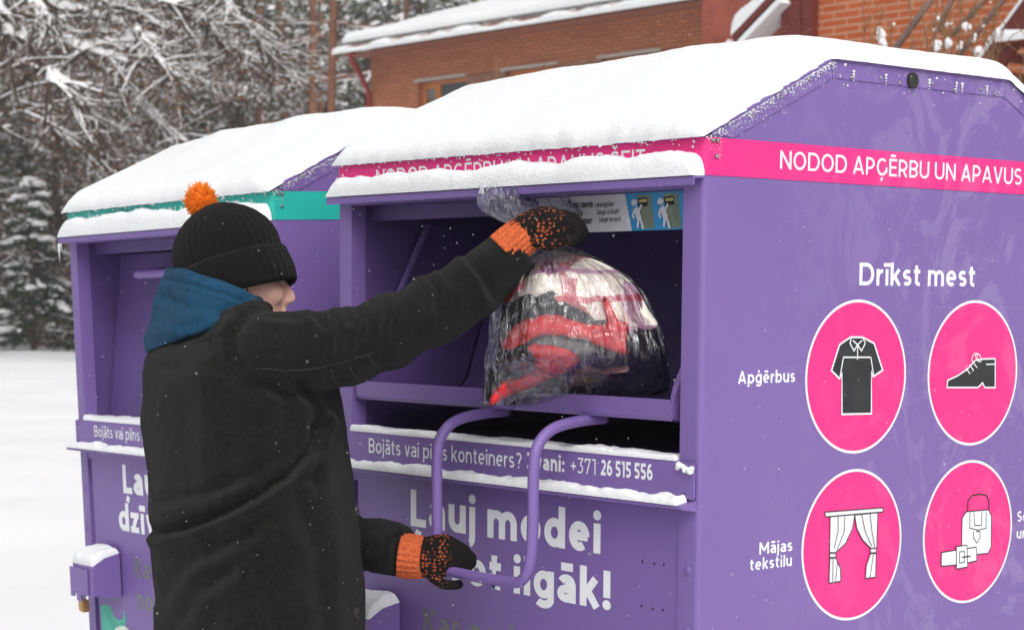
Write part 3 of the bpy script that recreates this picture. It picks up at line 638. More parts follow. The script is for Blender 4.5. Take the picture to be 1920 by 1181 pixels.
def roof_snow(mw, label, T, sd):
    e0 = lambda s: -.004+(.020*max(0, fbm((s*26, sd, 0), 4)+.30)*smoothstep(0, .06, s) if s < .39 else .004*fbm((s*30, sd, 0), 3))
    def P(u, v):
        f = u/W; x = -W-.005+(W+.012-e0(v))*f
        fr = .0045*(fbm((x*13, sd+4, 0), 2)); y, z = roofp(v)
        k = max(0, 1-v/.03)
        return (x, y-(.014-fr)*k, z+.003-.006*k-abs(fr)*.8*k)
    cr = []
    rnd = random.Random(int(sd))
    for _ in range(1300):
        s = rnd.random()*.40; y, z = roofp(s); cl = max(.05, fbm((s*30, sd+9, 0), 3)+.5); d = rnd.random()**2.2*.055*cl+.001
        cr.append(((.003+.002*rnd.random(), y+d*.42, z-d*.9-.002), .0003+.0016*rnd.random()**3*(1 if d < .015 else .5)))
    for _ in range(90):
        x = -rnd.random()*W; d = rnd.random()**2.5*.03; cr.append(((x, -.005-.006*(d < .004), ZT-d-.003), .001+.0022*rnd.random()))
    for _ in range(70):
        s = .4+rnd.random()*.85; y, z = roofp(s); d = rnd.random()**1.6*.05; cr.append(((.0035, y, z-d-.003), .0004+.0026*rnd.random()**4))
    for y in (.415, .515, .655, .745, .765, .85): cr += [((.005, y, .222-q*.006), .0035-.0007*q) for q in range(4)]
    tf = lambda u, v: (.86+.14*smoothstep(.15, .36, v))*(1-.36*smoothstep(.45, 0, u)*smoothstep(.1, .35, v))
    return snow_sheet('snow_layer', P, lambda u, v: roofn(v), W, SL[-1], 170, 120, T, (.07, .11, .05, .06), .20, 3.0, .0009, 30, mw, label, cr, tf)
roof_snow(ID, 'thick snow cap on the roof of the pink banded bin', .052, 3.0)
roof_snow(T2, 'thick snow cap on the roof of the teal banded bin', .052, 17.0)
def strip_snow(mw, label, x0, x1, y0, y1, z, T, e, lump, ls, back=None, tf=None, slope=0):
    return snow_sheet('snow_ridge', lambda u, v: (x0+u, y0+v, z+slope*v), lambda u, v: (0, -.12*(1-v/(y1-y0)), 1), x1-x0, y1-y0, int((x1-x0)*220), 14, T, e, lump, ls, .0022, 70, mw, label, None, tf)
for mw, nm in ((ID, 'pink'), (T2, 'teal')):
    strip_snow(mw, 'lumpy ridge of snow on the visor of the %s banded bin' % nm, -1.203, .002, -.034, -.0016, -.003, (.045 if nm == 'pink' else .051), (.06, .03, .02, 0), .30, 7)
    strip_snow(mw, 'snow line on the ledge inside the opening of the %s banded bin' % nm, OX0+.003, OX1-.004, -.0095, .07 if nm == 'pink' else .10, OZ0, .011, (.004, .004, .006, .05), .5, 12)
    strip_snow(mw, 'snow line along the lip under the phone strip of the %s banded bin' % nm, -1.18, -.02, -.045, -.013, -.6265, .017, (.01, .012, .012, 0), .5, 16)
    snow_sheet('snow_patch', lambda u, v: (-1.094+u, -.088+v, -.962+(.022*v/.038 if v < .038 else .022+.010*(v-.038)/.049)), lambda u, v: (0, -.3, .95), .137, .0865, 30, 20, .022, (.012, .012, .012, .004), .3, 20, .002, 70, mw, 'small snow pad on the lock box of the %s banded bin' % nm)
b = MB()
for k in range(9): b.ico((-.045+.005*k, -.0145-.002*math.sin(k), -.556+.006*math.sin(k*.9)-.004*(k > 6)), .0055+.002*math.sin(k*2), M['snow'], 2, jit=.15)
tag(b.build('snow_patch', smooth=1), 'little snow clump stuck at the right end of the phone strip', 'snow')
b = MB()
for (p0, ln, rr) in (((-1.196, -.032, -.021), .055, .0035), ((-1.185, -.03, -.02), .03, .002)):
    b.tube([Vector(p0), Vector(p0)-Vector((0, 0, ln*.5)), Vector(p0)-Vector((0, 0, ln))], [rr, rr*.6, .0004], M['ice'] if 'ice' in M else mat('icicle', (.7, .75, .8), .1, .5), 8)
o = b.build('icicle', smooth=1); o.matrix_world = T2; tag(o, 'small icicle hanging from the teal banded bin visor corner', 'icicle')

# ------------------------------------------------------------------ the person
def remesh(mb, name, vox, mats, smooth_it=2, parent=None, deform=None):
    """fuse overlapping pieces into one continuous skin"""
    o = mb.build('tmp', recalc=False); md = o.modifiers.new('r', 'REMESH'); md.mode = 'VOXEL'; md.voxel_size = vox
    if smooth_it: ms = o.modifiers.new('s', 'SMOOTH'); ms.factor = .5; ms.iterations = smooth_it
    dg = bpy.context.evaluated_depsgraph_get(); me = bpy.data.meshes.new_from_object(o.evaluated_get(dg)); bpy.data.objects.remove(o)
    me.name = name; me.materials.clear()
    for m in (mats if isinstance(mats, (list, tuple)) else [mats]): me.materials.append(m)
    me.polygons.foreach_set('material_index', [0]*len(me.polygons))
    if deform:
        n = len(me.vertices); co = np.empty(n*3); me.vertices.foreach_get('co', co); no = np.empty(n*3); me.vertices.foreach_get('normal', no)
        co = deform(co.reshape(-1, 3), no.reshape(-1, 3)); me.vertices.foreach_set('co', co.ravel()); me.update()
    me.polygons.foreach_set('use_smooth', [True]*len(me.polygons))
    ob = bpy.data.objects.new(name, me); COL.objects.link(ob)
    if parent: keep(ob, parent)
    return ob
RT = Vector((rt.x, rt.y, 0)).normalized(); AW = Vector((fw.x, fw.y, 0)).normalized(); UP = Vector((0, 0, 1))
Fd = (RT*math.cos(R(22))+AW*math.sin(R(22))).normalized()         # the way the person faces
Sd = Fd.cross(UP)                                                   # towards the person's right
def npix(co):
    q = co-np.array(CAM); z = q@np.array(fw); return CX+FPX*(q@np.array(rt))/z, CY-FPX*(q@np.array(up))/z
def seg_d(px, py, line):
    """distance in the picture plane from points to a polyline, plus signed side"""
    best = np.full(px.shape, 1e9); sg = np.zeros(px.shape)
    for (x0, y0), (x1, y1) in zip(line[:-1], line[1:]):
        dx, dy = x1-x0, y1-y0; t = np.clip(((px-x0)*dx+(py-y0)*dy)/(dx*dx+dy*dy), 0, 1)
        ex, ey = px-(x0+t*dx), py-(y0+t*dy); d = np.hypot(ex, ey); s = np.sign(dx*ey-dy*ex); k = d < best
        best[k] = d[k]; sg[k] = s[k]
    return best, sg
def crease(px, py, no, line, depth, wd, ridge=.7):
    """a cloth fold seen from the photographer's side: a groove with a raised lip below it"""
    d, s = seg_d(px, py, line); face = np.clip(-(no@np.array(fw))*1.6, 0, 1)
    return face*depth*(-np.exp(-(d/wd)**2)+ridge*np.exp(-((d-1.6*wd)/(1.3*wd))**2)*(s > 0))
def vnoise(co, sc, o=2, seed=0):
    return np.array([fbm((p[0]*sc+seed, p[1]*sc, p[2]*sc), o) for p in co])

T0 = 4.22
def ring(py, l, r, t, n=40, k=1.0, pw=2.3):
    """one body section; l and r are its outline at height py, t its distance"""
    c = at_d((l+r)/2, py, t); hw = (r-l)/2/FPX*t/.2245; out = []
    for i in range(n):
        a = 2*math.pi*i/n; ca, sa = math.cos(a), math.sin(a)
        ca = math.copysign(abs(ca)**(2/pw), ca); sa = math.copysign(abs(sa)**(2/pw), sa)
        out.append(c+Sd*(.265*hw*ca*k)+Fd*(.192*hw*sa*k))
    return out
person = None
def build_person():
    global person
    # bare body: legs, trunk, neck and head as one skin; only face and neck stay uncovered
    b = MB()
    hip = at_d(488, 1181, T0); hip.z = GZ+.88
    foot = {}
    for s in (1, -1):
        h = hip+Sd*(.09*s); k = Vector((h.x, h.y, GZ+.48))+Sd*(.02*s)+Fd*(.03 if s < 0 else -.02); a = Vector((h.x, h.y, GZ+.09))+Sd*(.03*s)+Fd*(.12 if s < 0 else -.10)
        foot[s] = a
        b.tube(catmull([h+UP*.06, (h+k)/2, k, (k+a)/2, a], 5), list(np.interp(np.linspace(0, 1, 21), [0, .3, .5, .7, 1], [.088, .080, .056, .056, .038])), M['skin'], 14)
        b.ico(a-UP*.045+Fd*.06, .05, M['skin'], 2, (1, 1, .7))
    chest = at_d(470, 760, T0); nk = at_d(428, 600, T0-.02); hd = at_d(441, 533, T0-.03)
    b.loft([ring(1200, 330, 645, T0, 24, .8), ring(1050, 335, 630, T0, 24, .8), ring(850, 320, 610, T0, 24, .8), ring(700, 320, 580, T0, 24, .85), ring(640, 360, 530, T0, 24, .9)], M['skin'])
    b.tube([nk-UP*.10-Fd*.02, nk, hd-UP*.05-Fd*.02], [.07, .062, .058], M['skin'], 16)
    pit = R(6); Fh = (Fd*math.cos(pit)+UP*math.sin(pit)); Uh = (UP*math.cos(pit)-Fd*math.sin(pit)); Sh = Sd
    H = lambda f, s, u: hd+Fh*f+Sh*s+Uh*u
    def blob(f, s, u, rf, rs, ru):
        bm = bmesh.new(); bmesh.ops.create_icosphere(bm, subdivisions=3, radius=1)
        for v in bm.verts: v.co = H(f+v.co.x*rf, s+v.co.y*rs, u+v.co.z*ru)
        b.bm(bm, M['skin'])
    blob(-.008, 0, .025, .098, .076, .092); blob(.030, 0, -.035, .066, .060, .075); blob(.062, 0, -.085, .030, .034, .026)
    for s in (1, -1):
        blob(.060, .036*s, -.026, .034, .028, .030); blob(.078, .030*s, .022, .018, .028, .014)
        blob(-.005, .074*s, -.008, .017, .009, .030); blob(-.008, .080*s, .006, .019, .006, .020)
        blob(.104, .011*s, -.046, .010, .008, .008)
    b.tube([H(.088, 0, .018), H(.100, 0, -.008), H(.113, 0, -.034), H(.116, 0, -.042)], [.010, .0115, .0135, .0125], M['skin'], 12); blob(.114, 0, -.042, .0135, .0125, .0115)
    blob(.094, 0, -.066, .010, .022, .006); blob(.091, 0, -.078, .010, .019, .007)
    person = remesh(b, 'person', .0055, [M['skin']], 6)
    me = person.data                                     # put the origin on the ground below the trunk
    base = Vector((hip.x, hip.y, GZ)); me.transform(Matrix.Translation(-base)); person.location = base
    person['label'] = 'person in a black wool coat, beanie with orange pompom and patterned gloves'; person['category'] = 'person'
    def own(o, par=None): par = par or person; o.parent = par; o.location = -base if par is person else Vector((0, 0, 0)); return o
    b = MB()
    for s in (1, -1):
        bm = bmesh.new(); bmesh.ops.create_uvsphere(bm, u_segments=16, v_segments=10, radius=.0125)
        bmesh.ops.translate(bm, verts=bm.verts[:], vec=H(.080, .031*s, .012)); e = MB(); e.bm(bm, M['eye']); e.ico(H(.0910, .0315*s, .012), .0052, M['iris'], 2); own(e.build('eye', smooth=1))
    b = MB()
    for k in range(260):
        a = random.uniform(-2.0, 2.0); p = H(-.085*math.cos(a*.75)+.01, .078*math.sin(a*.75), .0); L = random.uniform(.03, .06)
        b.tube([p+Uh*.02, p+(p-hd).normalized()*.004-Uh*L*.5, p-Uh*L+(p-hd).normalized()*random.uniform(-.004, .006)], [.0016, .0014, .0004], M['hair'], 3)
    own(b.build('hair', smooth=1))
    # trousers and boots
    b = MB()
    for s in (1, -1):
        h = hip+Sd*(.085*s); k = Vector((h.x, h.y, GZ+.48))+Sd*(.02*s)+Fd*(.03 if s < 0 else -.02); a = foot[s]
        b.tube(catmull([h+UP*.10, (h+k)/2, k, (k+a)/2, a+UP*.02], 5), list(np.interp(np.linspace(0, 1, 21), [0, .3, .5, .8, 1], [.11, .098, .075, .075, .078])), M['trouser'], 16)
    own(remesh(b, 'trousers', .012, M['trouser'], 2, None, lambda c, n: c+n*(.005*vnoise(c, 14))[:, None]))
    for s in (1, -1):
        a = foot[s]; b = MB(); b.tube([a+UP*.10, a, a-UP*.04], [.058, .055, .05], M['boot'], 14)
        b.loft([[a-UP*.088+Fd*(q*.145+.055)+Sd*(x*wd_)+UP*(z*ht) for x, z in arc(0, .5, .5, .5, 0, 360, 18)[:-1]] for q, wd_, ht in ((-.75, .075, .075), (-.4, .085, .10), (0, .085, .10), (.45, .10, .07), (.85, .085, .055), (1.0, .05, .04))], M['boot'])
        own(remesh(b, 'boot', .007, M['boot'], 2))
    # coat
    b = MB()
    prof = [(1330, 258, 714, 0), (1181, 270, 696, 0), (1080, 266, 694, 0), (1000, 258, 690, 0), (960, 258, 686, 0), (900, 254, 680, 0), (800, 246, 664, 0), (740, 246, 652, 0), (700, 249, 642, 0), (670, 256, 624, 0), (645, 280, 592, 0), (622, 312, 555, 0), (604, 350, 525, 0), (590, 385, 500, 0)]
    b.loft([ring(py, l, r, T0+dt, 44, 1, 2.4) for py, l, r, dt in prof], M['coat'])
    arm = [(448, 668, 4.07, 88), (520, 662, 4.03, 82), (600, 656, 4.02, 76), (680, 640, 4.01, 71), (760, 607, 4.0, 66), (830, 572, 4.0, 62), (890, 532, 4.0, 58), (935, 494, 4.0, 53), (971, 463, 4.0, 48)]
    rs = [a[3]/FPX*4.0 for a in arm]; cp = catmull([at_d(x, y, t) for x, y, t, _ in arm], 5)
    uu = np.linspace(0, 1, len(cp)); br = np.interp(uu, np.linspace(0, 1, len(rs)), rs)
    for c0, a_, w_ in ((.33, .005, .03), (.40, -.004, .02), (.45, .005, .025), (.52, -.004, .02), (.60, .004, .03), (.74, .004, .02), (.79, -.003, .015)): br = br+a_*np.exp(-((uu-c0)/w_)**2)
    q_ = catmull(cp, 3); b.tube(q_, list(np.interp(np.linspace(0, 1, len(q_)), uu, br)), M['coat'], 26)
    b.ico(at_d(462, 652, 4.10), .100, M['coat'], 3, (1, 1, .95))
    la = [(520, 690, 4.45, 82), (560, 850, 4.50, 74), (600, 960, 4.46, 66), (650, 1012, 4.38, 56), (705, 1024, 4.31, 54), (758, 1036, 4.27, 50)]
    cp2 = catmull([at_d(x, y, t) for x, y, t, _ in la], 5)
    b.tube(cp2, list(np.interp(np.linspace(0, 1, len(cp2)), np.linspace(0, 1, len(la)), [a[3]/FPX*a[2] for a in la])), M['coat'], 24)
    col = [at_d(x, y, t) for x, y, t in ((300, 648, 4.20), (350, 617, 4.11), (405, 598, 4.07), (455, 582, 4.07), (486, 576, 4.12), (498, 582, 4.20), (470, 590, 4.31), (400, 610, 4.36), (330, 640, 4.31), (300, 648, 4.20))]
    b.tube(catmull(col, 5), [.022]*(9*5+1), M['coat'], 12)
    b.tube(catmull([at_d(x, y, t) for x, y, t in ((432, 596, 4.05), (462, 580, 4.03), (492, 574, 4.07))], 5), [.016]+[.021]*9+[.015], M['coat'], 10)
    armpts = np.array([tuple(p) for p in cp]); arml = np.concatenate([[0], np.cumsum(np.linalg.norm(np.diff(armpts, axis=0), axis=1))])
    def fold(co, no):
        px, py = npix(co); d = np.zeros(len(co))
        # broad folds
        d += crease(px, py, no, [(270, 992), (300, 1000), (360, 985), (430, 958), (490, 925), (540, 890), (585, 840), (600, 800)], .024, 10, 1.0)
        d += crease(px, py, no, [(290, 940), (380, 925), (450, 900), (520, 860)], .009, 12)
        d += crease(px, py, no, [(300, 1120), (340, 1060), (400, 1030), (470, 1000)], .012, 16)
        d += crease(px, py, no, [(320, 1190), (370, 1110), (430, 1070)], .010, 16)
        d += crease(px, py, no, [(455, 600), (435, 625), (440, 665), (462, 690)], .009, 9)
        d += crease(px, py, no, [(500, 590), (540, 592), (562, 596)], .006, 8)
        d += crease(px, py, no, [(600, 736), (640, 800), (672, 930), (684, 1050), (690, 1190)], .006, 7, .4)
        d += crease(px, py, no, [(560, 720), (590, 760), (600, 830), (590, 900)], .012, 12)
        for l in (((690, 560), (710, 590), (705, 625)), ((735, 545), (748, 580), (735, 620)), ((665, 570), (685, 610), (670, 650)), ((800, 515), (822, 545), (818, 585)), ((822, 500), (850, 535)), ((590, 590), (620, 625), (615, 670)), ((640, 580), (655, 605)), ((870, 478), (905, 520), (925, 560))):
            d += crease(px, py, no, list(l), .0075, 8, .9)
        for l in (((700, 980), (712, 1020), (705, 1060)), ((735, 990), (742, 1030))): d += crease(px, py, no, list(l), .004, 8)
        for l, dp, wd_ in ((((330, 700), (345, 800), (350, 900)), .008, 16), (((410, 720), (430, 820), (425, 900)), .007, 18), (((540, 760), (530, 850), (500, 900)), .008, 16), (((560, 960), (600, 1050), (610, 1180)), .010, 18), (((470, 1010), (500, 1090), (505, 1180)), .009, 18), (((390, 1060), (400, 1120), (395, 1180)), .008, 16), (((630, 820), (650, 950), (660, 1180)), .007, 12), (((300, 690), (360, 680), (420, 700), (470, 740)), .008, 14), (((480, 720), (540, 745), (590, 735)), .010, 10)):
            d += crease(px, py, no, list(l), dp*.55, wd_*1.25, .8)
        d += .009*vnoise(co, 5.5, 2, 2)+.0032*vnoise(co, 15, 2, 5)
        return co+no*d[:, None]
    coat = own(remesh(b, 'coat', .0085, M['coat'], 3, None, fold))
    # seams, stitching, sleeve cuff edge and buttons lie on the coat's surface
    dg = bpy.context.evaluated_depsgraph_get(); dg.update()
    def on_coat(px, py, lift=.0006):
        d = ray(px, py).normalized(); o_ = CAM+base*0; hit, loc, nn, _ = coat.ray_cast(CAM, d)    # coat mesh is in world coordinates before parenting offset
        return (loc+nn*lift) if hit else None
    def seam(name, pts, r, m):
        q = [on_coat(x, y) for x, y in [(p.x, p.y) for p in catmull([(a, c, 0) for a, c in pts], 5)]]; q = [p for p in q if p is not None]
        if len(q) < 3: return
        s_ = MB(); s_.tube(q, r, m, 5); o = s_.build(name, smooth=1); o.parent = coat
    for pts in (((442, 612), (432, 650), (438, 690), (470, 720), (540, 722), (620, 706)), ((360, 645), (400, 632), (436, 622)), ((470, 735), (482, 800), (480, 900), (486, 1000), (492, 1180))): seam('seam', pts, .0008, M['knit'])
    for pts in (((620, 690), (628, 712), (640, 722)), ((655, 684), (664, 704), (676, 714)), ((690, 664), (700, 682), (712, 690)), ((605, 700), (610, 720), (620, 730)), ((480, 690), (560, 694), (640, 680), (700, 660))): seam('stitching', pts, .0005, M['stitch'])
    for py in (957, 1150):
        p = on_coat(667, py, .003)
        if p is None: continue
        _, loc, nn, _ = coat.ray_cast(CAM, ray(667, py).normalized())
        s_ = MB(); s_.tube([loc, loc+nn*.004, loc+nn*.006], [.0125, .0125, .009], M['horn'], 20); s_.tube([loc+nn*.0055, loc+nn*.0068], [.004, .0035], M['hole'], 10); o = s_.build('button', smooth=40); o.parent = coat
    # hood lying bunched round the neck
    def hoodring(pts, n=44):
        q = catmull([at_d(*p) for p in pts]+[at_d(*pts[0])], 8)
        acc = [0]
        for a, c in zip(q[:-1], q[1:]): acc.append(acc[-1]+(c-a).length)
        out = []
        for i in range(n):
            s = acc[-1]*i/n; j = max(k for k in range(len(acc)-1) if acc[k] <= s); out.append(q[j].lerp(q[j+1], (s-acc[j])/max(1e-9, acc[j+1]-acc[j])))
        return out
    b = MB()
    rings = [hoodring(p) for p in (
        ((272, 662, 4.20), (330, 640, 4.08), (410, 610, 4.05), (484, 590, 4.08), (505, 590, 4.20), (440, 604, 4.34), (340, 640, 4.36)),
        ((268, 630, 4.20), (330, 615, 4.065), (410, 597, 4.045), (486, 578, 4.07), (503, 580, 4.2), (440, 590, 4.34), (330, 610, 4.36)),
        ((284, 590, 4.20), (340, 590, 4.07), (410, 583, 4.05), (482, 570, 4.07), (498, 572, 4.2), (440, 575, 4.33), (340, 580, 4.34)),
        ((292, 550, 4.20), (345, 553, 4.085), (412, 563, 4.055), (480, 562, 4.075), (494, 564, 4.2), (440, 560, 4.32), (345, 552, 4.32)),
        ((306, 514, 4.20), (350, 522, 4.09), (412, 539, 4.06), (474, 553, 4.075), (490, 556, 4.2), (440, 542, 4.31), (350, 520, 4.31)),
        ((311, 499, 4.20), (352, 506, 4.095), (412, 525, 4.068), (468, 547, 4.082), (484, 552, 4.2), (440, 530, 4.30), (352, 505, 4.30)),
        ((322, 500, 4.20), (358, 508, 4.115), (412, 528, 4.09), (460, 549, 4.10), (474, 554, 4.2), (436, 534, 4.28), (358, 508, 4.28)),
        ((330, 560, 4.20), (362, 566, 4.12), (412, 575, 4.10), (455, 580, 4.11), (466, 584, 4.2), (430, 580, 4.28), (362, 568, 4.28)))]
    b.loft(rings, M['hood'], True)
    def hfold(co, no):
        px, py = npix(co)
        d = crease(px, py, no, [(306, 522), (350, 532), (412, 550), (478, 572)], .0055, 4, .6)
        d += crease(px, py, no, [(296, 556), (350, 575), (420, 585)], .006, 9)+crease(px, py, no, [(290, 600), (298, 570), (312, 548)], .006, 6)+crease(px, py, no, [(340, 615), (400, 596), (440, 580)], .005, 8)
        return co+no*(d+.004*vnoise(co, 14, 2, 3))[:, None]
    own(remesh(b, 'hood', .005, M['hood'], 2, None, hfold))
    # knitted beanie: rings along an axis that leans back
    b = MB(); ux, uy = -.29, -.957
    def hat(s, a, dpt, n=160, rib=.0016, dt=0):
        c = at_d(451+ux*s, 560+uy*s, T0-.03+dt); X = (rt*.957-up*(-.29)*1.0).normalized(); X = (rt*.957+up*.29).normalized(); Yv = fw; out = []
        for i in range(n):
            t_ = 2*math.pi*i/n; r_ = 1+(rib/max(a/FPX*T0, .02))*(math.cos(t_*40))
            out.append(c+X*(a/FPX*T0*math.cos(t_)*r_)+Yv*(dpt*math.sin(t_)*r_))
        return out
    body = [(14, 95, .092), (60, 98, .098), (80, 101.5, .100), (100, 101, .099), (118, 96, .095), (134, 88, .088), (150, 75, .077), (164, 58, .062), (174, 40, .043), (181, 22, .024), (184, 8, .01)]
    b.loft([hat(*q) for q in body], M['knit'])
    hatroot = own(b.build('beanie', smooth=1))
    b = MB()
    turn = [(18, 97, .093), (8, 102, .100), (2, 107, .105), (9, 112, .109), (30, 114, .111), (55, 110.5, .109), (70, 108, .107), (75, 104, .104), (70, 100, .100)]
    b.loft([hat(s, a, d_, 160, .0012) for s, a, d_ in turn], M['knit'], False); o = b.build('turn_up', smooth=1); o.parent = hatroot
    b = MB(); pc = at_d(378, 380, T0-.03); rnd = random.Random(3)
    b.ico(pc, .0275, M['orange'], 3, jit=.05)
    for k in range(1700):
        d = Vector((rnd.gauss(0, 1), rnd.gauss(0, 1), rnd.gauss(0, 1))).normalized(); L = rnd.uniform(.0295, .0320)*(1+.26*max(0, d.dot(up))**2-.05*d.dot(rt)); j = Vector((rnd.gauss(0, 1), rnd.gauss(0, 1), rnd.gauss(0, 1)))*.004
        b.tube([pc+d*.018, pc+d*L*.8+j*.5, pc+d*L+j], [.0013, .0014, .0009], M['orange'], 3)
    b.tube(catmull([pc+up*.03, pc+up*.043-rt*.004, pc+up*.046+rt*.004], 4), .0006, M['orange'], 3)
    o = b.build('pompom', smooth=1); o.parent = hatroot
    # gloves
    gm = bpy.data.materials.new('patterned_knit'); gm.use_nodes = True; t = gm.node_tree; L = t.links; bs = t.nodes['Principled BSDF']
    tc = t.nodes.new('ShaderNodeTexCoord'); v1 = node(t, 'ShaderNodeTexVoronoi', Scale=125.0); v1.inputs['Randomness'].default_value = .55; L.new(tc.outputs['Object'], v1.inputs['Vector'])
    n1 = node(t, 'ShaderNodeTexNoise', Scale=420.0, Detail=2.0); L.new(tc.outputs['Object'], n1.inputs['Vector'])
    ad = node(t, 'ShaderNodeMath', operation='MULTIPLY_ADD'); ad.inputs[1].default_value = .55; L.new(n1.outputs[0], ad.inputs[0]); L.new(v1.outputs['Distance'], ad.inputs[2])
    n2 = node(t, 'ShaderNodeTexNoise', Scale=34.0, Detail=1.0); L.new(tc.outputs['Object'], n2.inputs['Vector'])
    ad2 = node(t, 'ShaderNodeMath', operation='MULTIPLY_ADD'); ad2.inputs[1].default_value = .55; L.new(n2.outputs[0], ad2.inputs[0]); L.new(ad.outputs[0], ad2.inputs[2])
    lt = node(t, 'ShaderNodeMapRange'); lt.inputs[1].default_value = .93; lt.inputs[2].default_value = .80; L.new(ad2.outputs[0], lt.inputs[0])
    at = t.nodes.new('ShaderNodeAttribute'); at.attribute_name = 'pattern'
    mm = node(t, 'ShaderNodeMath', operation='MULTIPLY'); L.new(lt.outputs[0], mm.inputs[0]); L.new(at.outputs['Fac'], mm.inputs[1])
    mx = node(t, 'ShaderNodeMixRGB'); mx.inputs[1].default_value = (.008, .007, .007, 1); mx.inputs[2].default_value = (.30, .075, .03, 1); L.new(mm.outputs[0], mx.inputs[0]); L.new(mx.outputs[0], bs.inputs['Base Color'])
    bs.inputs['Roughness'].default_value = .95; bs.inputs['Specular IOR Level'].default_value = .15
    bu = node(t, 'ShaderNodeBump'); bu.inputs['Strength'].default_value = .5; bu.inputs['Distance'].default_value = .004; L.new(n1.outputs[0], bu.inputs['Height']); L.new(bu.outputs[0], bs.inputs['Normal'])
    def glove(palm, fingers, thumb, cuff, cuff_r, pat):
        b = MB()
        pp = catmull([p for p, _, _ in palm], 4)
        ra = np.interp(np.linspace(0, 1, len(pp)), np.linspace(0, 1, len(palm)), [q for _, q, _ in palm]); rings_ = []
        sp = [q for _, _, q in palm]
        for i, p in enumerate(pp):                       # flat palm: wide across the knuckles, thin through
            tn = (pp[min(i+1, len(pp)-1)]-pp[max(i-1, 0)]).normalized(); f = i/(len(pp)-1)*(len(palm)-1); j = min(int(f), len(palm)-2); wide = sp[j].lerp(sp[j+1], f-j)
            wv = (wide-tn*wide.dot(tn)); th_ = tn.cross(wv).normalized()
            rings_.append([p+wv*math.cos(a)+th_*(ra[i]*math.sin(a)) for a in np.linspace(0, 2*math.pi, 19)[:-1]])
        b.loft(rings_, gm)
        for ch, r0 in fingers+[thumb]:
            q = catmull(ch, 5); b.tube(q, list(np.linspace(r0, r0*.82, len(q)-2))+[r0*.6, r0*.25], gm, 12)
        g = remesh(b, 'glove', .0036, gm, 2, None, lambda c, n: c+n*(.0012*vnoise(c, 60, 2))[:, None])
        at_ = g.data.attributes.new('pattern', 'FLOAT', 'POINT'); co = np.empty(len(g.data.vertices)*3); g.data.vertices.foreach_get('co', co); co = co.reshape(-1, 3)
        ax_ = np.array(palm[-1][0]-palm[0][0]); ll = np.linalg.norm(ax_); s_ = (co-np.array(palm[0][0]))@ax_/ll
        at_.data.foreach_set('value', smoothstep(pat[1], pat[0], s_)); own(g)
        b = MB(); q = catmull(cuff, 7); N = len(q); rings_ = []; ref = None
        for i, p in enumerate(q):
            tn = (q[min(i+1, N-1)]-q[max(i-1, 0)]).normalized(); a_ = (up-tn*up.dot(tn)).normalized(); c_ = tn.cross(a_); f = i/(N-1)
            r_ = cuff_r*(1-.10*f+.03*math.sin(f*math.pi)) if 0 < i < N-1 else cuff_r*.86
            rings_.append([p+(a_*math.cos(t_)+c_*math.sin(t_))*(r_+.0017*math.cos(t_*22+.5*math.sin(i*1.3))+.0008*math.sin(i*2.2)) for t_ in np.linspace(0, 2*math.pi, 133)[:-1]])
        b.loft(rings_, M['cuff']); o = b.build('cuff', smooth=1); o.parent = g
        return g
    tR = 3.985
    A = at_d
    wide = AW*.036+up*.006
    palm = [(A(962, 452, tR), .034, AW*.030+up*.004), (A(990, 432, tR), .036, AW*.037+up*.004), (A(1020, 420, tR), .036, AW*.043+up*.004), (A(1046, 426, tR), .033, AW*.042+up*.004), (A(1064, 436, tR), .020, AW*.034+up*.004)]
    fing = []
    for i, (dt, dx, dy, rr) in enumerate(((-.030, 0, 3, .0135), (-.009, 8, -3, .0142), (.012, 6, -2, .0138), (.031, -2, 3, .0125))):
        fing.append(([A(1036+dx, 410+dy, tR+dt), A(1056+dx, 410+dy, tR+dt), A(1076+dx, 424+dy, tR+dt*.9), A(1084+dx, 441+dy*.5, tR+dt*.85), A(1070+dx, 450+dy*.4, tR+dt*.8), A(1046+dx*.5, 446, tR+dt*.7), A(1030, 440, tR+dt*.6)], rr))
    thumb = ([A(992, 444, tR-.016), A(1010, 454, tR-.024), A(1032, 459, tR-.022), A(1052, 456, tR-.014)], .0138)
    glove(palm, fing, thumb, [A(944, 474, tR), A(958, 461, tR), A(972, 449, tR), A(985, 438, tR)], .0405, (.085, .12))
    tL = 4.255
    palm = [(A(778, 1044, tL+.01), .028, up*.040), (A(806, 1044, tL+.0), .029, up*.046), (A(832, 1042, tL-.012), .027, up*.048), (A(852, 1046, tL-.015), .02, up*.040)]
    fing = []
    for i, (dy, dx, rr) in enumerate(((-26, 0, .0110), (-12, 8, .0118), (3, 8, .0115), (16, 2, .0102))):
        fing.append(([A(834+dx, 1044+dy, tL-.02), A(858+dx, 1044+dy*.9, tL-.026), A(874+dx, 1050+dy*.7, tL-.012), A(876+dx, 1056+dy*.5, tL+.014), A(862+dx, 1062+dy*.4, tL+.026)], rr))
    thumb = ([A(806, 1074, tL-.012), A(826, 1092, tL-.030), A(850, 1096, tL-.040), A(868, 1094, tL-.034)], .0128)
    glove(palm, fing, thumb, [A(750, 1040, tL+.014), A(766, 1042, tL+.012), A(784, 1044, tL+.008), A(796, 1045, tL+.004)], .0475, (.065, .095))
build_person()

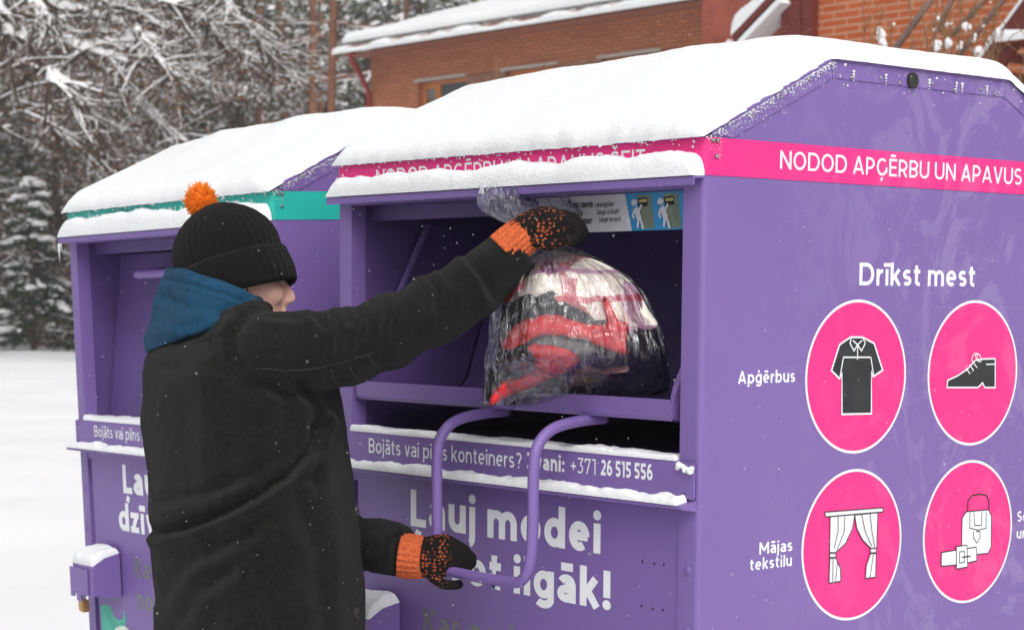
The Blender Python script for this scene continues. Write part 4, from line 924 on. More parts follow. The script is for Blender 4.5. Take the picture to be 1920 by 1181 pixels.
# ------------------------------------------------------------------ the clear bag and the clothes in it
def bag_y(px): return -.095+.185*smoothstep(905, 1240, px)
BN = Vector((.62, -.78, .0)).normalized()              # outward from the bag's flat side
def bag_at(px, py, off=0): return at_y(px, py, bag_y(px)+.085*smoothstep(650, 735, py)*smoothstep(925, 1010, px))+BN*off
def pillow(mb, outline, m, near, far, wd, step=9, wr=0, seed=0, base=None, seam_in=0, ns=16):
    """a soft lump of cloth: its outline filled with a fine net, bulged on both faces"""
    from mathutils.geometry import delaunay_2d_cdt
    P = [Vector((p.x, p.y)) for p in catmull([(a, c, 0) for a, c in outline]+[(outline[0][0], outline[0][1], 0)], 4)][:-1]
    poly = np.array([tuple(p) for p in P]); x0, y0 = poly.min(0); x1, y1 = poly.max(0); n = len(P)
    gx, gy = np.meshgrid(np.arange(x0, x1, step), np.arange(y0, y1, step)); gx = gx.ravel()+np.random.uniform(-1, 1, gx.size); gy = gy.ravel()+np.random.uniform(-1, 1, gy.size)
    ins = np.zeros(gx.size, bool)
    for i in range(n):
        (ax_, ay_), (bx_, by_) = poly[i-1], poly[i]; c = ((ay_ > gy) != (by_ > gy)); 
        with np.errstate(divide='ignore', invalid='ignore'): ins ^= c & (gx < (bx_-ax_)*(gy-ay_)/(by_-ay_)+ax_)
    d, _ = seg_d(gx, gy, [tuple(p) for p in poly]+[tuple(poly[0])]); k = ins & (d > step*.45)
    pts = P+[Vector((a, c)) for a, c in zip(gx[k], gy[k])]
    vv, ee, ff, *_ = delaunay_2d_cdt(pts, [], [list(range(n))], 1, .01)
    X = np.array([v.x for v in vv]); Y = np.array([v.y for v in vv]); d, _ = seg_d(X, Y, [tuple(p) for p in poly]+[tuple(poly[0])])
    f = np.sqrt(np.clip(1-(1-np.clip(d/wd, 0, 1))**2, 0, 1)); A_, B_ = [], []
    for x, y, q in zip(X, Y, f):
        bo = base(x, y) if base else 0
        w_ = wr*fbm((x/ns, y/ns, seed), 3)*min(1, q*1.5)
        A_.append(bag_at(x, y, bo+near*q+w_)); B_.append(bag_at(x, y, bo-far*q))
    N = len(vv); mb.add(A_, [tuple(q) for q in ff], m)
    o = len(mb.v)-N; nb = [i for i in range(N) if d[i] > .05]; mp = {}
    kmi = mb.mi(m)
    for i in range(N):
        if d[i] > .05: mp[i] = len(mb.v); mb.v.append(tuple(B_[i]))
        else: mp[i] = o+i
    for q in ff: mb.f.append([mp[i] for i in reversed(q)]); mb.m.append(kmi)
def bulge(x, y):                                       # how far the filled bag swells towards the photographer
    return .085*math.sqrt(max(0, 1-((x-1090)/175)**2-((y-625)/185)**2))
def fabric_cream():
    m = bpy.data.materials.new('checked_flannel'); m.use_nodes = True; t = m.node_tree; L = t.links; bs = t.nodes['Principled BSDF']; bs.inputs['Roughness'].default_value = .9; bs.inputs['Specular IOR Level'].default_value = .15
    tc = t.nodes.new('ShaderNodeTexCoord'); mp = node(t, 'ShaderNodeMapping'); mp.inputs['Rotation'].default_value = (R(12), R(14), R(18)); L.new(tc.outputs['Object'], mp.inputs[0])
    nz = node(t, 'ShaderNodeTexNoise', Scale=7.0, Detail=2.0); L.new(tc.outputs['Object'], nz.inputs['Vector'])
    off = node(t, 'ShaderNodeVectorMath', operation='SCALE'); off.inputs['Scale'].default_value = .028; L.new(nz.outputs['Color'], off.inputs[0])
    sm = node(t, 'ShaderNodeVectorMath', operation='ADD'); L.new(mp.outputs[0], sm.inputs[0]); L.new(off.outputs[0], sm.inputs[1])
    sp = t.nodes.new('ShaderNodeSeparateXYZ'); L.new(sm.outputs[0], sp.inputs[0]); last = None
    col = node(t, 'ShaderNodeRGB'); col.outputs[0].default_value = (.88, .84, .75, 1); last = col.outputs[0]
    for axis, per, ofs, wd, c in (('X', .125, .02, .014, (.44, .20, .38)), ('Z', .115, .045, .013, (.55, .06, .11)), ('X', .125, .072, .013, (.50, .07, .12)), ('Z', .115, .100, .010, (.46, .20, .40))):
        a = node(t, 'ShaderNodeMath', operation='ADD'); a.inputs[1].default_value = ofs+10; L.new(sp.outputs[axis], a.inputs[0])
        q = node(t, 'ShaderNodeMath', operation='MODULO'); q.inputs[1].default_value = per; L.new(a.outputs[0], q.inputs[0])
        l = node(t, 'ShaderNodeMath', operation='LESS_THAN'); l.inputs[1].default_value = wd; L.new(q.outputs[0], l.inputs[0])
        s8 = node(t, 'ShaderNodeMath', operation='MULTIPLY'); s8.inputs[1].default_value = .8; L.new(l.outputs[0], s8.inputs[0])
        x = node(t, 'ShaderNodeMixRGB'); x.inputs[2].default_value = (*c, 1); L.new(s8.outputs[0], x.inputs[0]); L.new(last, x.inputs[1]); last = x.outputs[0]
    L.new(last, bs.inputs['Base Color']); return m
def build_bag():
    dark = mat('dark_nylon', (.016, .019, .024), .55, .35, .3, 30, .2, 60); red = mat('red_nylon', (.78, .035, .045), .55, .35, .12, 25, .2, 60)
    navy = mat('navy_cloth', (.010, .010, .018), .85, .2, .3, 30, .2, 100); beige = mat('beige_cloth', (.34, .22, .17), .85, .2, .15, 30, .2, 100); pinkish = mat('pink_trim', (.62, .36, .32), .7); grey = mat('grey_nylon', (.16, .165, .17), .6, .3, .2, 30)
    # checked cream bedding
    b = MB(); pillow(b, [(1000, 492), (1035, 470), (1085, 476), (1150, 500), (1195, 535), (1222, 580), (1238, 612), (1200, 625), (1120, 640), (1010, 625), (945, 590), (950, 545)], fabric_cream(), .012, .05, 50, 6, .013, 2, bulge, ns=26)
    o = b.build('bed_sheet', smooth=1); tag(o, 'cream cloth with mauve and red checks at the top of the clear bag', 'cloth')
    b = MB(); pillow(b, [(968, 512), (990, 520), (992, 540), (978, 560), (960, 575), (938, 560), (940, 535)], red, .012, .01, 22, 8, .004, 9, lambda x, y: bulge(x, y)+.004)
    b.ico(bag_at(966, 532, bulge(966, 532)+.020), .0045, M['stick_white'], 1, (1, 1, .8))
    o2 = b.build('red_flower', smooth=1); o2.parent = o
    b = MB()
    for k in range(5):
        a = R(72*k+20); x, y = 1042+11*math.cos(a), 502+9*math.sin(a); b.ico(bag_at(x, y, bulge(x, y)+.016), .0095, mat('mauve_print', (.42, .17, .38), .9) if not k else b.mats[0], 1, (1, .35, 1))
    b.ico(bag_at(1042, 502, bulge(1042, 502)+.019), .004, M['stick_white'], 1); o2 = b.build('mauve_flower', smooth=1); o2.parent = o
    # dark sports jacket with red panels
    b = MB(); pillow(b, [(940, 570), (985, 552), (1050, 540), (1075, 560), (1130, 590), (1185, 600), (1190, 660), (1150, 700), (1080, 715), (1010, 730), (945, 748), (912, 752), (918, 690), (935, 620)], dark, .022, .04, 40, 6, .015, 4, lambda x, y: bulge(x, y)+.0, ns=22)
    j = b.build('sports_jacket', smooth=1); tag(j, 'crumpled black jacket with curved red and grey panels inside the clear bag', 'jacket')
    b = MB(); pillow(b, [(950, 640), (975, 612), (1010, 594), (1050, 587), (1085, 596), (1120, 606), (1150, 604), (1143, 566), (1152, 560), (1172, 598), (1190, 606), (1188, 640), (1186, 664), (1150, 652), (1110, 636), (1070, 630), (1030, 628), (990, 650), (958, 654)], red, .020, .012, 18, 7, .004, 6, lambda x, y: bulge(x, y)+.020); o = b.build('red_panel', smooth=1); o.parent = j
    b = MB(); pillow(b, [(920, 762), (925, 735), (950, 712), (985, 702), (1010, 690), (1018, 668), (1004, 650), (1022, 640), (1070, 644), (1095, 655), (1102, 675), (1085, 690), (1050, 708), (1010, 724), (960, 742)], red, .022, .012, 18, 7, .005, 8, lambda x, y: bulge(x, y)+.018); o = b.build('red_panel', smooth=1); o.parent = j
    b = MB(); pillow(b, [(1020, 634), (1060, 628), (1110, 640), (1150, 656), (1100, 664), (1060, 652), (1030, 650)], grey, .014, .01, 14, 7, .003, 3, lambda x, y: bulge(x, y)+.020); o = b.build('grey_panel', smooth=1); o.parent = j
    b = MB(); pillow(b, [(1100, 640), (1180, 620), (1226, 600), (1242, 640), (1252, 690), (1248, 735), (1180, 742), (1090, 744), (1060, 728), (1080, 700)], navy, .012, .06, 40, 9, .010, 11, lambda x, y: bulge(x, y)-.002, ns=20)
    o = b.build('dark_clothes', smooth=1); tag(o, 'dark navy clothes low on the right side of the clear bag', 'clothes')
    b = MB(); pillow(b, [(1088, 690), (1110, 676), (1145, 690), (1160, 706), (1130, 718), (1085, 720)], beige, .014, .012, 18, 7, .004, 5, lambda x, y: bulge(x, y)+.012); p0 = catmull([bag_at(x, y, bulge(x, y)+.034) for x, y in ((1143, 694), (1165, 690), (1192, 688))], 5); b.tube(p0, [.003, .006]+[.007]*(len(p0)-4)+[.006, .003], pinkish, 8)
    o = b.build('beige_garment', smooth=1); tag(o, 'small beige garment with pink trim low in the clear bag', 'clothes')
    # the bag itself: thin wrinkled plastic
    m = bpy.data.materials.new('clear_plastic'); m.use_nodes = True; t = m.node_tree; L = t.links; out = t.nodes['Material Output']; t.nodes.remove(t.nodes['Principled BSDF'])
    tr = node(t, 'ShaderNodeBsdfTransparent'); tr.inputs[0].default_value = (.97, .97, .975, 1); gl = node(t, 'ShaderNodeBsdfGlossy', Roughness=.11); gl.inputs[0].default_value = (.95, .96, 1, 1)
    df = node(t, 'ShaderNodeBsdfDiffuse'); df.inputs[0].default_value = (.75, .76, .80, 1); tl = node(t, 'ShaderNodeBsdfTranslucent'); tl.inputs[0].default_value = (.75, .76, .80, 1)
    tc = t.nodes.new('ShaderNodeTexCoord'); n1 = node(t, 'ShaderNodeTexNoise', Scale=9.0, Detail=3.0, Distortion=.9); L.new(tc.outputs['UV'], n1.inputs['Vector']); ab = node(t, 'ShaderNodeMath', operation='SUBTRACT'); ab.inputs[1].default_value = .5; L.new(n1.outputs[0], ab.inputs[0]); ab2 = node(t, 'ShaderNodeMath', operation='ABSOLUTE'); L.new(ab.outputs[0], ab2.inputs[0])
    n2 = node(t, 'ShaderNodeTexNoise', Scale=16.0, Detail=3.0, Distortion=.8); L.new(tc.outputs['Object'], n2.inputs['Vector'])
    sm = node(t, 'ShaderNodeMath', operation='ADD'); L.new(n1.outputs[0], sm.inputs[0]); L.new(n2.outputs[0], sm.inputs[1])
    bu = node(t, 'ShaderNodeBump'); bu.inputs['Strength'].default_value = .9; bu.inputs['Distance'].default_value = .012; L.new(sm.outputs[0], bu.inputs['Height']); L.new(bu.outputs[0], gl.inputs['Normal'])
    lw = node(t, 'ShaderNodeFresnel', IOR=1.5); L.new(bu.outputs[0], lw.inputs['Normal']); fr = node(t, 'ShaderNodeMath', operation='MULTIPLY_ADD'); fr.inputs[1].default_value = 1.7; fr.inputs[2].default_value = .02; L.new(lw.outputs[0], fr.inputs[0])
    md = node(t, 'ShaderNodeMixShader'); md.inputs[0].default_value = .5; L.new(df.outputs[0], md.inputs[1]); L.new(tl.outputs[0], md.inputs[2])
    mk = node(t, 'ShaderNodeMapRange'); mk.inputs[1].default_value = .0; mk.inputs[2].default_value = .035; mk.inputs[3].default_value = .34; mk.inputs[4].default_value = .03; L.new(ab2.outputs[0], mk.inputs[0])  # pale diffuse streaks paint highlights along the creases
    m0 = node(t, 'ShaderNodeMixShader'); L.new(mk.outputs[0], m0.inputs[0]); L.new(tr.outputs[0], m0.inputs[1]); L.new(md.outputs[0], m0.inputs[2])
    m1 = node(t, 'ShaderNodeMixShader'); L.new(fr.outputs[0], m1.inputs[0]); L.new(m0.outputs[0], m1.inputs[1]); L.new(gl.outputs[0], m1.inputs[2]); L.new(m1.outputs[0], out.inputs[0])
    root = MB(); NU, NV = 150, 70
    # belly: rings from the gripped neck down to the hem
    nk = (1036, 462)
    left = [(1030, 455), (1002, 472), (968, 505), (938, 548), (920, 598), (912, 660), (908, 715), (904, 760)]
    right = [(1046, 455), (1090, 470), (1160, 505), (1210, 550), (1238, 608), (1252, 670), (1254, 722), (1190, 748)]
    lc = catmull([(x, y, 0) for x, y in left], 10); rc = catmull([(x, y, 0) for x, y in right], 10); NV = len(lc)
    V = []; UV = []
    for i in range(NV):
        l, r = lc[i], rc[i]; f = i/(NV-1)
        for k in range(NU):
            a = 2*math.pi*k/NU; c, s_ = math.cos(a), math.sin(a); q = (1-c)/2
            x, y = l.x+(r.x-l.x)*q, l.y+(r.y-l.y)*q
            y += 0
            th_ = (.014+(bulge(x, y)+.062)*smoothstep(0, .35, f))*abs(s_)**.8*(1-.75*smoothstep(.72, 1, f))
            if f > .82 and s_ > 0: th_ = max(th_, (bulge(x, y)+.05)*abs(s_)**.5*(1-smoothstep(.9, 1.0, f)*.55)) 
            wv = (.0055*noise.noise((c*9, s_*9, f*1.1))+.0042*noise.noise((c*22, s_*22, f*1.6+3))+.002*noise.noise((c*45, s_*45, f*2.2)))*min(1, .3+f*2.2)+.004*fbm((x/40, y/40, s_*2), 2)*f
            x += (5*noise.noise((f*7, c, 4))+3*noise.noise((f*19, c*1.5, 8)))*smoothstep(.05, .3, f); y += 5*noise.noise((c*2.5, s_, f*3+2))*smoothstep(.1, .4, f)
            V.append(bag_at(x, y, math.copysign(th_, s_)*(1 if s_ > 0 else .9))+BN*math.copysign(1, s_)*wv); UV.append((k/NU*5, f*.55))
    F = [(i*NU+k, i*NU+(k+1) % NU, (i+1)*NU+(k+1) % NU, (i+1)*NU+k) for i in range(NV-1) for k in range(NU)]
    F.append(tuple((NV-1)*NU+k for k in range(NU)))
    root.add(V, F, m)
    # the loose mouth of the bag, bunched above the fist
    o0 = len(V); NM = 30; V2 = []
    for i in range(NM):
        f = i/(NM-1); cx = 1024-42*f**.7; cy = 448-92*f
        for k in range(NU):
            a = 2*math.pi*k/NU; g = noise.noise((math.cos(a)*2.6, math.sin(a)*2.6, 5+f*.5)); g2 = noise.noise((math.cos(a)*7, math.sin(a)*7, 9+f*1.2)); g3 = noise.noise((math.cos(a)*15, math.sin(a)*15, 2+f*2))
            rr = (.012+.082*smoothstep(0, .55, f)-.012*smoothstep(.6, 1, f))*(1+.22*g*f+.22*g2*f+.12*g3*f)
            V2.append(at_y(cx, cy, -.055+.075*f)+RT*(rr*math.cos(a)*1.0)+AW*(rr*.62*math.sin(a))+UP*(.012*g2*f+.012*g*f))
            UV.append((k/NU*5, 1+f*.4))
    root.add(V2, [(i*NU+k, i*NU+(k+1) % NU, (i+1)*NU+(k+1) % NU, (i+1)*NU+k) for i in range(NM-1) for k in range(NU)], m)
    o = root.build('plastic_bag', smooth=1); uvl = o.data.uv_layers.new(name='UVMap')
    vi = np.empty(len(o.data.loops), int); o.data.loops.foreach_get('vertex_index', vi); uvl.data.foreach_set('uv', np.array(UV)[vi].ravel())
    tag(o, 'clear plastic bag full of clothes gripped over the open hopper', 'bag')
build_bag()

# ------------------------------------------------------------------ buildings behind
def brick(name, c1, c2, mortar, bw, bh, ms=.010):
    m = bpy.data.materials.new(name); m.use_nodes = True; t = m.node_tree; L = t.links; bs = t.nodes['Principled BSDF']; bs.inputs['Roughness'].default_value = .85; bs.inputs['Specular IOR Level'].default_value = .2
    tc = t.nodes.new('ShaderNodeTexCoord'); sp = t.nodes.new('ShaderNodeSeparateXYZ'); L.new(tc.outputs['Object'], sp.inputs[0])
    ad = node(t, 'ShaderNodeMath', operation='ADD'); L.new(sp.outputs['X'], ad.inputs[0]); L.new(sp.outputs['Y'], ad.inputs[1])
    cb = t.nodes.new('ShaderNodeCombineXYZ'); L.new(ad.outputs[0], cb.inputs[0]); L.new(sp.outputs['Z'], cb.inputs[1])
    b = node(t, 'ShaderNodeTexBrick'); b.inputs['Scale'].default_value = 1; b.inputs['Brick Width'].default_value = bw; b.inputs['Row Height'].default_value = bh; b.inputs['Mortar Size'].default_value = ms; b.inputs['Bias'].default_value = -.1
    b.inputs['Color1'].default_value = (*c1, 1); b.inputs['Color2'].default_value = (*c2, 1); b.inputs['Mortar'].default_value = (*mortar, 1); L.new(cb.outputs[0], b.inputs['Vector'])
    n = node(t, 'ShaderNodeTexNoise', Scale=1.3, Detail=4.0); L.new(tc.outputs['Object'], n.inputs['Vector'])
    mx = node(t, 'ShaderNodeMixRGB', blend_type='MULTIPLY'); mx.inputs[0].default_value = .5; L.new(b.outputs[0], mx.inputs[1]); rr = t.nodes.new('ShaderNodeValToRGB'); rr.color_ramp.elements[0].color = (.7, .7, .7, 1); rr.color_ramp.elements[0].position = .3; rr.color_ramp.elements[1].position = .7
    L.new(n.outputs[0], rr.inputs[0]); L.new(rr.outputs[0], mx.inputs[2]); L.new(mx.outputs[0], bs.inputs['Base Color'])
    bu = node(t, 'ShaderNodeBump'); bu.inputs['Strength'].default_value = .4; bu.inputs['Distance'].default_value = .01; bu.invert = True; L.new(b.outputs['Fac'], bu.inputs['Height']); L.new(bu.outputs[0], bs.inputs['Normal'])
    return m
M['brick'] = brick('red_brick', (.46, .155, .075), (.56, .215, .11), (.24, .11, .07), .27, .074, .012)
M['brick_band'] = brick('brown_brick', (.30, .145, .085), (.38, .195, .12), (.22, .14, .10), .27, .074, .012)
M['brick_big'] = brick('orange_brick', (.42, .092, .028), (.49, .125, .042), (.50, .29, .20), .33, .0735, .009)
M['red_wood'] = mat('red_brown_boards', (.29, .075, .05), .7, .3, .15, 6); M['dark_red'] = mat('dark_red_paint', (.125, .022, .018), .5, .4, .15, 8)
M['frame_wood'] = mat('orange_wood', (.50, .18, .05), .5, .4, .15, 10); M['tin'] = mat('grey_tin', (.16, .15, .14), .6, .4, .3, 3); M['lintel'] = mat('lintel_tin', (.42, .40, .36), .5); M['red_pipe'] = mat('red_pipe_paint', (.24, .014, .014), .4, .5)
M['glass'] = mat('window_glass', (.05, .06, .06), .08, .8); M['blind'] = mat('pale_blind', (.33, .35, .31), .6, .4, .12, 2); M['rail'] = mat('rail_paint', (.23, .15, .135), .5, .4, .2, 4); M['soffit'] = mat('soffit_board', (.28, .10, .06), .7)
def attach(o, root): o.parent = root; o.location = -root.location; return o
def building():
    yb = 21.98; x0, x1 = -31.32, -12.0; root = empty('brick_building', ((x0+x1)/2, yb+5, GZ), 'long orange brick building with wooden windows under a snowy roof', 'building')
    ze = 4.86; b = MB(); wins = [(-29.735+2.708*i, -28.208+2.708*i) for i in range(6)]; zl, zs = 4.03, 2.55
    segs = [x0]+[q for w_ in wins for q in w_]+[x1]
    b.box((x0, yb, GZ-.2), (x1, yb+.3, zs), M['brick']); b.box((x0, yb, zl+.02), (x1, yb+.3, ze), M['brick'])
    for i in range(0, len(segs), 2):
        end = i in (0, len(segs)-2); b.box((segs[i], yb+(0 if end else .03), zs), (segs[i+1], yb+.3, zl+.02), M['brick'] if end else M['brick_band'])
    b.box((x0, yb+.301, GZ-.2), (x0+.3, yb+9, ze), M['brick']); b.box((x0+.31, yb+8.7, GZ-.2), (x1, yb+9, ze), M['brick'])
    attach(b.build('wall'), root)
    for i, (a, c) in enumerate(wins):
        b = MB(); m = M['frame_wood']; y = yb+.13
        for p in ((a, a+.07), (c-.07, c), (a+.50, a+.57)): b.box((p[0], y, zs), (p[1], y+.08, zl), m)
        b.box((a+.071, y+.002, zl-.07), (c-.071, y+.078, zl), m); b.box((a+.071, y+.002, zs), (c-.071, y+.078, zs+.07), m)
        b.box((a+.07, y-.015, zs+.07), (a+.12, y+.06, zl-.07), m); b.box((a+.45, y-.015, zs+.07), (a+.50, y+.06, zl-.07), m); b.box((a+.12, y-.013, zl-.13), (a+.45, y+.06, zl-.071), m)
        wn = attach(b.build('window'), root)
        for q0, q1, mm in ((a+.12, a+.45, M['blind'] if i else M['tin']), (a+.57, c-.07, M['blind'] if i else M['glass'])):
            b = MB(); b.box((q0, y+.03, zs+.07), (q1, y+.04, zl-.07), mm); g = b.build('pane'); g.parent = wn
        b = MB(); b.box((a-.08, yb-.03, zl), (c+.03, yb-.001, zl+.055), M['lintel']); o = b.build('lintel'); o.parent = wn
        b = MB(); b.box((a-.03, yb-.06, zs-.05), (c+.03, yb+.1, zs-.0), M['lintel']); o = b.build('sill'); o.parent = wn
    # roof: slope rising away from the facade, overhanging eave
    ex = .60; rx0 = -31.55; b = MB(); yr, zr = yb+6, ze+1.78
    b.prism([(rx0, yb-ex, ze-.06), (rx0, yr, zr), (rx0, yr, zr-.12), (rx0, yb-ex, ze-.16)], (x1-rx0+.5, 0, 0), M['tin'])
    b.prism([(rx0, yb+12.9, ze-.06), (rx0, yr+.01, zr), (rx0, yr+.01, zr-.12), (rx0, yb+12.9, ze-.16)], (x1-rx0+.5, 0, 0), M['tin'])
    n = 170
    for i in range(n):                                 # wavy ends of the corrugated sheets
        x = rx0+(x1-rx0)*i/n; b.box((x, yb-ex-.03, ze-.05+.03), (x+(x1-rx0)/n*.55, yb-ex+.10, ze+.045), M['tin'])
    attach(b.build('roof'), root)
    b = MB(); b.box((rx0, yb-ex+.03, ze-.20), (x1, yb-.005, ze-.17), M['soffit']); attach(b.build('soffit'), root)
    b = MB(); b.box((rx0-.02, yb-ex-.14, ze-.16), (x1, yb-ex-.031, ze-.06), M['soffit']); attach(b.build('gutter'), root)
    b = MB(); b.tube(catmull([(x0+.28, yb-ex-.08, ze-.12), (x0+.28, yb-ex-.08, ze-.34), (x0+.24, yb-.50, ze-.52), (x0+.10, yb-.20, ze-.80), (x0+.06, yb-.10, ze-.98), (x0+.06, yb-.10, ze-1.6), (x0+.06, yb-.10, GZ)], 5), .056, M['red_pipe'], 10); attach(b.build('downpipe', smooth=1), root)
    sl = (zr-ze+.06)/(yr-yb+ex)
    snow_sheet('snow_layer', lambda u, v: (rx0-.04+u, yb-ex+.02+v, ze-.05+sl*v), lambda u, v: (0, -.2, .98), x1-rx0+.4, 6.9, 70, 12, .27, (.2, .05, .14, .05), .12, .5, .01, 3, label='smooth snow layer on the roof of the long brick building')
    snow_sheet('snow_layer', lambda u, v: (rx0-.04+u, yb-ex-.19+v, ze-.19+.5*v), lambda u, v: (0, -.3, 1), x1-rx0, .16, 160, 6, .085, (.05, .05, .04, .0), .4, 1.3, .02, 6, label='thin snow line along the gutter of the long brick building')
building()
def wing():
    yw = 13.0; GY = yw+4; root = empty('brick_wing', (-8, GY, GZ), 'nearer orange brick wing with dark red corner boards at the right', 'building')
    b = MB(); b.box((-11.235, yw, GZ-.2), (3, yw+.3, 5.4), M['brick_big']); attach(b.build('wall'), root)
    b = MB(); b.box((-12.95, yw+.06, GZ-.2), (-11.66, yw+.3, 5.4), M['red_wood']); attach(b.build('board_panel'), root)
    b = MB()
    for k in range(3): b = MB(); b.box((-11.655+.142*k, yw-.10-.012*(k % 2), GZ-.2), (-11.655+.142*k+.138, yw+.2, 5.4), M['dark_red']); attach(b.build('corner_board'), root)
    # sloping barge board of the little porch roof in front of the panel
    P0, P1 = at_y(1372, 66, yw-.25), at_y(1452, -18, yw-.25); d = (P1-P0).normalized(); n_ = Vector((-d.z, 0, d.x))
    b = MB(); b.prism([P0, P1, P1-n_*.075, P0-n_*.075], (0, .312, 0), M['dark_red']); attach(b.build('barge_board'), root)
    sd_ = snow_sheet('snow_layer', lambda u, v: tuple(P0+d*(u-.02)+n_*.001+Vector((0, v, 0))), lambda u, v: tuple(n_), (P1-P0).length, .21, 40, 8, .17, (.16, .02, .06, .06), .2, 3, .006, 14, label='snow heaped on the sloping red barge board')
    b = MB(); b.prism([P0-n_*.10+d*.03, P1-n_*.10, P1-n_*.16, P0-n_*.16+d*.05], (0, .312, 0), M['snow']); tag(b.build('snow_strip'), 'thin snow strip under the sloping red barge board', 'snow')
    q = at_y(1372, 90, yw-.05); b = MB(); b.box(q+Vector((-.10, -.08, -.075)), q+Vector((.12, .115, -.05)), M['lintel']); attach(b.build('sill'), root); b = MB()
    for k in range(5): b.ico(q+Vector((random.uniform(-.04, .06), 0, random.uniform(-.03, .04))), .055, M['snow'], 2, (1.1, .8, 1), .1)
    tag(b.build('snow_clump', smooth=1), 'small snow clump below the barge board beside the red panel', 'snow')
    b = MB(); b.box((at_y(1338, 70, yw+.05).x, yw-.02, 1.8), (at_y(1368, 70, yw+.05).x, yw+.2, 2.47), M['frame_wood']); attach(b.build('window_frame'), root)
wing()
def stairs():
    ys = 11.3; f = lambda px, py, dy=0: at_y(px, py, ys+dy)
    o = f(1760, 150); root = empty('outdoor_stair', (o.x, ys, GZ), 'dark red outdoor stair with pale sloping railings by the brick wing', 'stair')
    def bar(name, a, c, r, m, dy=0, ext=1.6):
        p, q = f(*a, dy), f(*c, dy); d = (q-p); b = MB(); b.tube([p-d*.9, q+d*ext], r, m, 10); attach(b.build(name, smooth=1), root)
    bar('railing', (1686, 82), (1742, 6), .030, M['rail'])
    for k, (a, c, dy) in enumerate((((1770, 32), (1785, 0), .9), ((1808, 42), (1850, -3), .9), ((1838, 55), (1884, -3), .9))): bar('railing', a, c, .026, M['rail'], dy)
    p, q = f(1846, 100), f(1925, -8); d = q-p; n_ = Vector((-d.z, 0, d.x)).normalized()
    b = MB(); b.prism([p-d*2.5, q+d*1.2, q+d*1.2-n_*.22, p-d*2.5-n_*.22], (0, .06, 0), M['dark_red']); attach(b.build('stringer'), root)
    for k in range(-9, 9):
        c = p+d*(k*.33)-n_*.10; b = MB(); b.box((c.x-.0, ys+.061, c.z), (c.x+.27, ys+.95, c.z+.04), M['dark_red']); attach(b.build('step'), root)
    snow_sheet('snow_layer', lambda u, v: tuple(p-d*.5+d.normalized()*u+n_*.002+Vector((0, v, 0))), lambda u, v: tuple(n_), 1.6, .06, 40, 6, .05, (.1, .1, .02, .02), .8, 4, .01, 12, label='snow line along the dark red stair stringer')
    c = f(1900, 78); b = MB(); b.box((c.x-.16, ys-.05, c.z-.02), (c.x+.6, ys+.3, c.z+.0), M['dark_red']); attach(b.build('landing'), root)
    snow_sheet('snow_layer', lambda u, v: (c.x-.16+u, ys-.05+v, c.z+.001), lambda u, v: (0, 0, 1), .75, .34, 20, 10, .09, (.06, .02, .06, .03), .3, 4, .008, 10, label='snow pad on the stair landing at the right edge')
stairs()

# ------------------------------------------------------------------ plants
M['twig'] = mat('grey_brown_twig', (.19, .115, .06), .9, .2, .3, 20); M['bark'] = mat('dark_bark', (.060, .038, .024), .95, .2, .4, 6, .6, 20); M['pine_bark'] = mat('pine_bark', (.19, .085, .050), .95, .2, .35, 3, .5, 12)
M['needle'] = mat('green_needles', (.018, .034, .013), .9, .2, .5, 1.5); M['needle_grey'] = mat('frosted_needles', (.080, .092, .055), .95, .15, .4, 1.2); M['rust'] = mat('rusty_leaves', (.27, .085, .032), .9, .2, .5, 3); M['olive'] = mat('olive_twigs', (.135, .085, .038), .95, .2, .5, 2)
M['tree_snow'] = mat('tree_snow', (.80, .80, .81), .9, .1)
def shrub(name, base, h, n, spread, label, rnd, snowballs):
    b = MB()
    for k in range(n):
        a = rnd.uniform(0, 2*math.pi); L = h*rnd.uniform(.6, 1.05); d = Vector((math.cos(a)*spread*rnd.uniform(.1, 1), math.sin(a)*spread*.5, 0)); p0 = base+d*.25
        pts = catmull([p0, p0+d*.3+UP*L*.4, p0+d*.7+UP*L*.75+Vector((rnd.uniform(-.1, .1), 0, 0)), p0+d+UP*L], 3); r = rnd.uniform(.008, .016); b.tube(pts, list(np.linspace(r, .004, len(pts))), M['twig'], 4)
        for j in range(rnd.randint(4, 9)):
            q = pts[rnd.randint(len(pts)//2, len(pts)-1)]; e = q+Vector((rnd.uniform(-.22, .22), rnd.uniform(-.15, .15), rnd.uniform(.05, .35))); m_ = (q+e)/2+Vector((rnd.uniform(-.03, .03), 0, rnd.uniform(-.02, .05))); b.tube([q, m_, e], [.0055, .0045, .0025], M['twig'], 3)
            if rnd.random() < .35: b.ico(e, rnd.uniform(.010, .022), M['twig'] if rnd.random() < .5 else M['tree_snow'], 1, jit=.3)
    for q, r in snowballs:
        for j in range(4): b.ico(q+Vector((rnd.uniform(-.6, .6)*r, 0, rnd.uniform(-.8, .8)*r)), r*rnd.uniform(.6, 1), M['tree_snow'], 1, (1, 1, 1.1), .25)
    o = b.build(name, smooth=0); me = o.data; me.transform(Matrix.Translation(-base)); o.location = base; tag(o, label, 'shrub', None)
    return o
rnd = random.Random(21)
for cx, lab, n, sb in ((1640, 'sparse bare shrub before the orange brick wing, leftmost of the bare shrubs', 26, ((1652, 66, .032), (1655, 82, .036), (1650, 54, .018))), (1765, 'bare shrub with snow tufts in front of the stair railings', 60, ((1812, 50, .030), (1780, 82, .034), (1758, 84, .034), (1800, 86, .022), (1826, 70, .018), (1776, 45, .016))), (1880, 'bare shrub of thin twigs at the far right under the stair', 44, ((1832, 97, .032), (1870, 60, .016)))):
    yy = 10.2; g = at_y(cx, 200, yy); base = Vector((g.x, yy, GZ)); top = at_y(cx, 22, yy).z-GZ
    shrub('bare_shrub', base, top, n, .75, lab, rnd, [(at_y(x, y, yy-.1), r) for x, y, r in sb])
